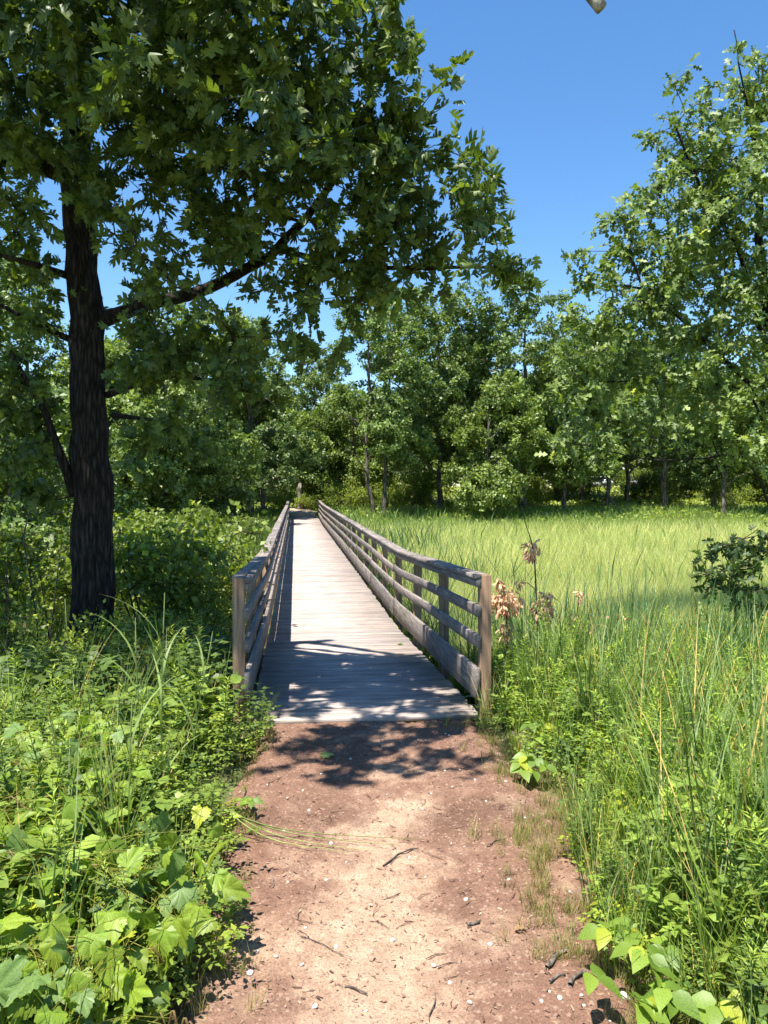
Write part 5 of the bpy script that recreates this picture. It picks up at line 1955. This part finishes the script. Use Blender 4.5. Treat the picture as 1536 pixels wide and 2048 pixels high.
stone_me = []
for q in range(6):
    th, ph = np.meshgrid(np.linspace(0.0, np.pi, 6), np.linspace(0, 2 * np.pi, 8, endpoint=False), indexing='ij')
    V = np.stack([np.sin(th) * np.cos(ph), np.sin(th) * np.sin(ph), np.cos(th)], -1).reshape(-1, 3)
    V = V * (0.8 + 0.5 * vn(V[:, 0] * 1.7 + q * 7, V[:, 1] * 1.7, V[:, 2] * 1.7))[:, None] * (0.5, 0.36 + 0.1 * rng.random(), 0.28)
    i = np.arange(5)[:, None] * 8
    j = np.arange(8)[None]
    F = np.stack([i + j, i + 8 + j, i + 8 + (j + 1) % 8, i + (j + 1) % 8], -1).reshape(-1, 4)
    c = np.array([0.66, 0.60, 0.52]) * (0.75 + 0.35 * rng.random())
    stone_me.append(MB().add(V, F, c).mesh('pebble', M['stone']))
PB = 'white limestone bits on the path'
named = [(500, 1957, 0.034, 'largest white stone, near the lower left edge of the path'), (785, 1866, 0.022, 'white pebble in the middle of the sandy patch'), (672, 1890, 0.022, 'white pebble at the left edge of the sandy patch'), (932, 1795, 0.026, 'white pebble on the upper right of the sandy patch'),
         (868, 1917, 0.022, 'white pebble right of the middle of the sandy patch'), (940, 2000, 0.028, 'white pebble near the bottom of the path'), (630, 2020, 0.028, 'white pebble near the bottom left of the sandy patch'), (604, 1937, 0.024, 'white pebble just right of the largest white stone'), (1018, 1760, 0.022, 'white pebble below the dry grass on the right path edge'),
         (862, 1585, 0.02, 'small white pebble just below the tree shadow'), (618, 1624, 0.022, 'white pebble on the left half of the path above the bent grass'), (905, 1578, 0.02, 'white pebble right of the tree shadow tip'), (980, 1885, 0.022, 'white pebble at the right end of the sandy patch'), (1250, 2000, 0.05, 'flat white stone among the ivy leaves at the lower right')]
for px, py, s, lab in named:
    x, y = gpt(px, py)
    o = obj('pebble', stone_me[int(rng.integers(6))])
    o.location = (x, y, float(surf_z(x, y)) + s * 0.12)
    o.scale = (s * 0.8, s * 0.8, s * 0.8)
    o.rotation_euler = (0.3 * rng.standard_normal(), 0.3 * rng.standard_normal(), rng.random() * 6)
    tag(o, lab, 'stone', PB)
for q in range(70):
    y = 2.2 + 3.7 * rng.random() ** 1.4
    x = float(path_c(y)) + rng.uniform(-0.72, 0.72)
    s = 0.008 + 0.012 * rng.random()
    o = obj('pebble', stone_me[int(rng.integers(6))])
    o.location = (x, y, float(surf_z(x, y)) + s * 0.1)
    o.scale = (s, s, s)
    o.rotation_euler = (0.3 * rng.standard_normal(), 0.3 * rng.standard_normal(), rng.random() * 6)
    tag(o, 'tiny pale pebble scattered on the mulch path', 'stone', PB)

sticks = [((762, 1727), (835, 1690), 0.004, 'thin dark stick lying slantwise in the middle of the path'), ((1090, 1945), (1132, 1912), 0.009, 'thick grey stick on the right side of the path'), ((1098, 1975), (1130, 1965), 0.006, 'short pale stick below the thick grey one'), ((1138, 1985), (1168, 1955), 0.008, 'short brown stick at the lower right path edge'),
          ((690, 1970), (735, 1980), 0.004, 'small dark twig left of centre at the bottom of the path'), ((867, 1975), (862, 2035), 0.0025, 'crooked thin twig at the bottom middle of the path'), ((598, 1878), (706, 1912), 0.002, 'long hair-thin dark twig on the left of the sandy patch'), ((980, 1690), (1000, 1680), 0.004, 'short dark twig on the right half of the path'), ((547, 1762), (545, 1782), 0.004, 'tiny dark twig by the left path edge'), ((935, 1848), (960, 1842), 0.007, 'stubby brown bark piece on the right of the sandy patch')]
for (a, b, r_, lab) in sticks:
    (x0, y0), (x1, y1) = gpt(*a), gpt(*b)
    t = np.linspace(0, 1, 7)
    xs, ys = x0 + (x1 - x0) * t, y0 + (y1 - y0) * t
    L_ = math.hypot(x1 - x0, y1 - y0)
    off = 0.05 * L_ * np.sin(t * 5 + rng.random() * 6)
    nx_, ny_ = -(y1 - y0) / L_, (x1 - x0) / L_
    xs, ys = xs + nx_ * off, ys + ny_ * off
    zs = np.max(surf_z(xs, ys)) * 0.5 + surf_z(xs, ys) * 0.5 + r_ * 0.9
    base = np.array([xs[0], ys[0], zs[0]])
    V, F = tube(np.stack([xs, ys, zs], -1) - base, r_ * (1 - 0.35 * t) * (0.85 + 0.3 * rng.random(7)), 6, True)
    o = MB().add(V, F).build('stick', M['deadwood' if r_ > 0.005 else 'bark_far'], None, True)
    o.location = base
    tag(o, lab, 'stick', 'sticks on the path')

# long grass bent down across the path
x0, y0 = -0.33, 3.95
base = np.array([x0, y0, float(surf_z(x0, y0))])
root = thing('bent_grass', 'long green grass stalk bent down flat across the dirt path', 'grass', base)
for q in range(4):
    e = np.array([0.95 - 0.12 * q, -0.12 - 0.03 * q + 0.02 * rng.standard_normal()])
    t = np.linspace(0, 1, 12)
    xs, ys = x0 + e[0] * t, y0 + e[1] * t + 0.02 * np.sin(t * 3 + q)
    zs = np.maximum(surf_z(xs, ys) + 0.008 + 0.003 * q, base[2] + 0.14 * np.exp(-t * 4.2))
    V, F = tube(np.stack([xs, ys, zs], -1) - base, np.linspace(0.004, 0.001, 12), 4, True)
    MB().add(V, F, np.array([0.22, 0.29, 0.13]) * (0.8 + 0.15 * q)).build('blade', M['herb'], root)

# fallen green oak leaves
for (px, py, s, lab, zz) in ((942, 1396, 0.15, 'green oak leaf lying on the deck beside the right toe board', 1), (655, 1512, 0.13, 'pale green oak leaf lying on the shaded mulch', 0), (800, 1268, 0.10, 'small curled leaf on the deck near the shadow edge', 1), (1040, 1865, 0.06, 'dry curled brown leaf on the right of the path', 0)):
    x, y = gpt(px, py)
    dead_ = 'brown' in lab
    o = MB().add(TL_OAK[0] * (1, 1, 1.2) - (0, 0.5, -0.12), TL_OAK[1], (0.30, 0.19, 0.10) if dead_ else (0.10, 0.17, 0.05)).build('fallen_leaf', M['dead' if dead_ else 'oak_leaf'])
    z = float(deck_z(y)) if zz else float(surf_z(x, y))
    o.location = (x, y, z + 0.012)
    o.scale = (s, s, s)
    o.rotation_euler = (0.15, -0.1, rng.random() * 6)
    tag(o, lab, 'leaf', 'fallen leaves')

# ------------------------------------------------------------------ dead wood, snags
def deadpole(name, label, cat, P, r0, r1, k=10, mat='deadwood', rough=0.2, twigs=0, jag=1.2):
    P = np.array(P, float)
    base = P[0].copy()
    t = np.linspace(0, len(P) - 1, max(8, len(P) * 4))
    Q = np.stack([np.interp(t, np.arange(len(P)), P[:, c]) for c in range(3)], -1) - base
    root = thing(name, label, cat, base)
    V, F = bark_trunk(Q, np.linspace(r0, r1, len(Q)), k, rough, 0.2, int(P[0][0] * 13) % 50, 1)
    ax_ = norm(Q[-1] - Q[-2])
    V[-1] += ax_ * r1 * jag
    V[-k - 1:-1] += ax_ * (r1 * jag * 0.7 * rng.standard_normal(k))[:, None]
    MB().add(V, F).build('trunk' if r0 > 0.05 else 'stem', M[mat], root, True)
    for q in range(twigs):
        s = Q[int(len(Q) * (0.35 + 0.6 * rng.random()))]
        d = norm(rng.standard_normal(3) + (0, 0, 0.3)) * (0.3 + 0.5 * rng.random()) * max(0.3, r0 * 12)
        V, F = tube(np.stack([s, s + d * 0.5 + 0.05 * rng.standard_normal(3), s + d]), [r1 * 0.7, r1 * 0.5, r1 * 0.2], 4, False)
        MB().add(V, F).build('twig', M[mat], root)
    return root


def gp(px, y):
    x = gx(px, y)
    return np.array([x, y, float(ground_z(x, y)) - 0.1])


p = gp(826, 57.0)
deadpole('snag', 'pale broken snag standing behind the twin-trunked oak', 'dead tree', [p, p + (0.05, 0, 0.8), p + (0.2, 0, 1.6), p + (0.3, 0, 2.1)], 0.30, 0.14)
p = gp(600, 57.0)
deadpole('snag', 'short dark dead trunk standing straight beyond the end of the deck', 'dead tree', [p, p + (0, 0, 0.9), p + (-0.03, 0, 1.9)], 0.2, 0.15, mat='bark_far')
p = gp(1428, 54.0)
deadpole('snag', 'pale barkless stump post at the right of the far meadow edge', 'dead tree', [p, p + (0.02, 0, 0.8), p + (0.05, 0, 1.7)], 0.16, 0.13)
p = gp(578, 62.0)
deadpole('snag', 'grey leaning dead trunk in the wood left of the bridge end', 'dead tree', [p, p + (-0.1, 0, 1.2), p + (-0.25, 0, 2.4)], 0.25, 0.18)
p = gp(1240, 52.0)
deadpole('dead_branch', 'pale bare branch leaning in the grass below the right-hand trees', 'branch', [p, p + (-0.6, 0.1, 1.1), p + (-1.2, 0.2, 2.2)], 0.05, 0.03, 6, twigs=3)
p = gp(1490, 50.5)
deadpole('dead_branch', 'tangle of bare grey twigs at the far right of the meadow edge', 'branch', [p, p + (-0.7, 0.1, 0.9), p + (-1.3, 0.2, 1.9)], 0.045, 0.02, 6, twigs=9)
p = gp(905, 52.0)
deadpole('dead_branch', 'bare twiggy fallen branch beside the pale broken snag', 'branch', [p, p + (-0.8, 0.1, 0.5), p + (-1.6, 0.2, 1.3)], 0.05, 0.02, 6, twigs=8)
# broken stub of a dead limb hanging into the top of the view
e = at(1203, 16, 3.2)
b = at(1165, -35, 3.25)
d = norm(b - e)
deadpole('dead_branch', 'broken end of a dead branch poking into the top of the sky', 'branch', [b + d * 1.6 + (0, 0, 0.3), b + d * 0.8 + (0, 0, 0.1), b, e], 0.036, 0.027, 12, 'deadwood', 0.3, 2, 0.35)
# thin bare twigs round the foot of the big oak
for q, (px, py0, py1, y, lab) in enumerate(((70, 1330, 1050, 7.6, 'bare crooked twig stem left of the big oak, leftmost'), (95, 1320, 1090, 7.4, 'thin bare shoot left of the big oak trunk'), (40, 1330, 1120, 7.2, 'bare leaning shoot at the left picture edge'), (115, 1330, 1130, 7.9, 'short bare shoot close against the big oak trunk'), (265, 1330, 1180, 7.9, 'bare shoot right of the big oak trunk'))):
    a_ = at(px, py0, y)
    a_[2] = float(ground_z(a_[0], a_[1])) - 0.05
    c_ = at(px + 20 * rng.standard_normal(), py1, y)
    m_ = (a_ + c_) / 2 + 0.08 * rng.standard_normal(3)
    deadpole('bare_shoot', lab, 'shrub', [a_, m_, c_], 0.010, 0.004, 5, 'twig', 0.1, 7)

# ------------------------------------------------------------------ parked cars behind the wood
def car(label, x, y, rz, paint, h=1.5):
    z = float(ground_z(x, y))
    root = thing('parked_car', label, 'car', (x, y, z), rz, 'cars parked behind the wood')
    prof = [(-2.2, 0.35), (-2.25, 0.75), (-1.9, 0.95), (-1.1, 1.0), (-0.5, h * 0.96), (0.3, h), (1.3, h * 0.97), (1.95, 1.05), (2.2, 0.95), (2.25, 0.4)]
    pr = np.array(prof)
    hw = np.where(pr[:, 1] > 1.05, 0.68, 0.86)
    V = np.concatenate([np.stack([pr[:, 0], -hw, pr[:, 1]], -1), np.stack([pr[:, 0], hw, pr[:, 1]], -1)])
    n_ = len(pr)
    i = np.arange(n_)
    F4 = np.stack([i, (i + 1) % n_, n_ + (i + 1) % n_, n_ + i], -1)
    c0, c1 = len(V), len(V) + 1
    V = np.concatenate([V, [[0, -0.86, 0.7], [0, 0.86, 0.7]]])
    F3 = np.concatenate([np.stack([(i + 1) % n_, i, np.full(n_, c0)], -1), np.stack([n_ + i, n_ + (i + 1) % n_, np.full(n_, c1)], -1)])
    MB().add(V, [F4, F3]).build('body', paint, root)
    for sy in (-1, 1):
        for a0, a1 in ((-0.75, 0.25), (0.35, 1.35)):
            yy = sy * 0.80
            q = np.array([(a0 - 0.15, yy + sy * 0.05, 1.06), (a1 + 0.1, yy + sy * 0.05, 1.06), (a1, sy * 0.70, h * 0.93), (a0 + 0.2, sy * 0.70, h * 0.93)])
            q2 = q - np.array([0, sy * 0.08, 0])
            F = np.array([(0, 1, 2, 3), (4, 5, 6, 7), (0, 1, 5, 4), (1, 2, 6, 5), (2, 3, 7, 6), (3, 0, 4, 7)])
            MB().add(np.concatenate([q + np.array([0, sy * 0.02, 0]), q2]), F).build('window', M_glass, root)
        for wx in (-1.4, 1.4):
            a = np.linspace(0, 2 * np.pi, 16, endpoint=False)
            ring = lambda r_, y_: np.stack([wx + r_ * np.cos(a), np.full(16, y_), 0.33 + r_ * np.sin(a)], -1)
            Vw = np.concatenate([ring(0.33, sy * 0.70), ring(0.33, sy * 0.90), ring(0.2, sy * 0.905)])
            i_ = np.arange(16)
            Fw = np.concatenate([np.stack([i_, (i_ + 1) % 16, 16 + (i_ + 1) % 16, 16 + i_], -1), np.stack([16 + i_, 16 + (i_ + 1) % 16, 32 + (i_ + 1) % 16, 32 + i_], -1)])
            wh = MB().add(Vw, Fw).build('wheel', M_tyre, root)
            Vr = np.concatenate([ring(0.2, sy * 0.90), [[wx, sy * 0.915, 0.33]]])
            MB().add(Vr, np.stack([i_, (i_ + 1) % 16, np.full(16, 16)], -1)).build('rim', M_rim, wh)
    for sx, nm, mm in ((-2.24, 'headlight', M_rim), (2.22, 'taillight', M_red)):
        for sy in (-0.62, 0.62):
            V, F = box(sx - 0.03, sx + 0.03, sy - 0.16, sy + 0.16, 0.68, 0.82, 0.01)
            MB().add(V, F).build(nm, mm, root)


M_glass = plain('car_glass', (0.03, 0.035, 0.04), 0.08, 0, 0.7)
M_tyre = plain('car_tyre', (0.02, 0.02, 0.02), 0.8)
M_rim = plain('car_rim', (0.5, 0.5, 0.52), 0.3, 0.8)
M_red = plain('car_taillight', (0.35, 0.02, 0.02), 0.3)
car('white parked car glimpsed between the trunks behind the meadow', gx(1180, 80), 80, 0.1, plain('white_paint', (0.75, 0.75, 0.75), 0.3))
car('silver parked car glimpsed right of the white one between the trunks', gx(1305, 81), 81, 3.2, plain('silver_paint', (0.42, 0.44, 0.46), 0.3, 0.5), 1.65)
car('blue-grey parked car barely glimpsed behind the bushy low oak', gx(1028, 82), 82, 0.0, plain('blue_paint', (0.16, 0.22, 0.30), 0.3, 0.3))
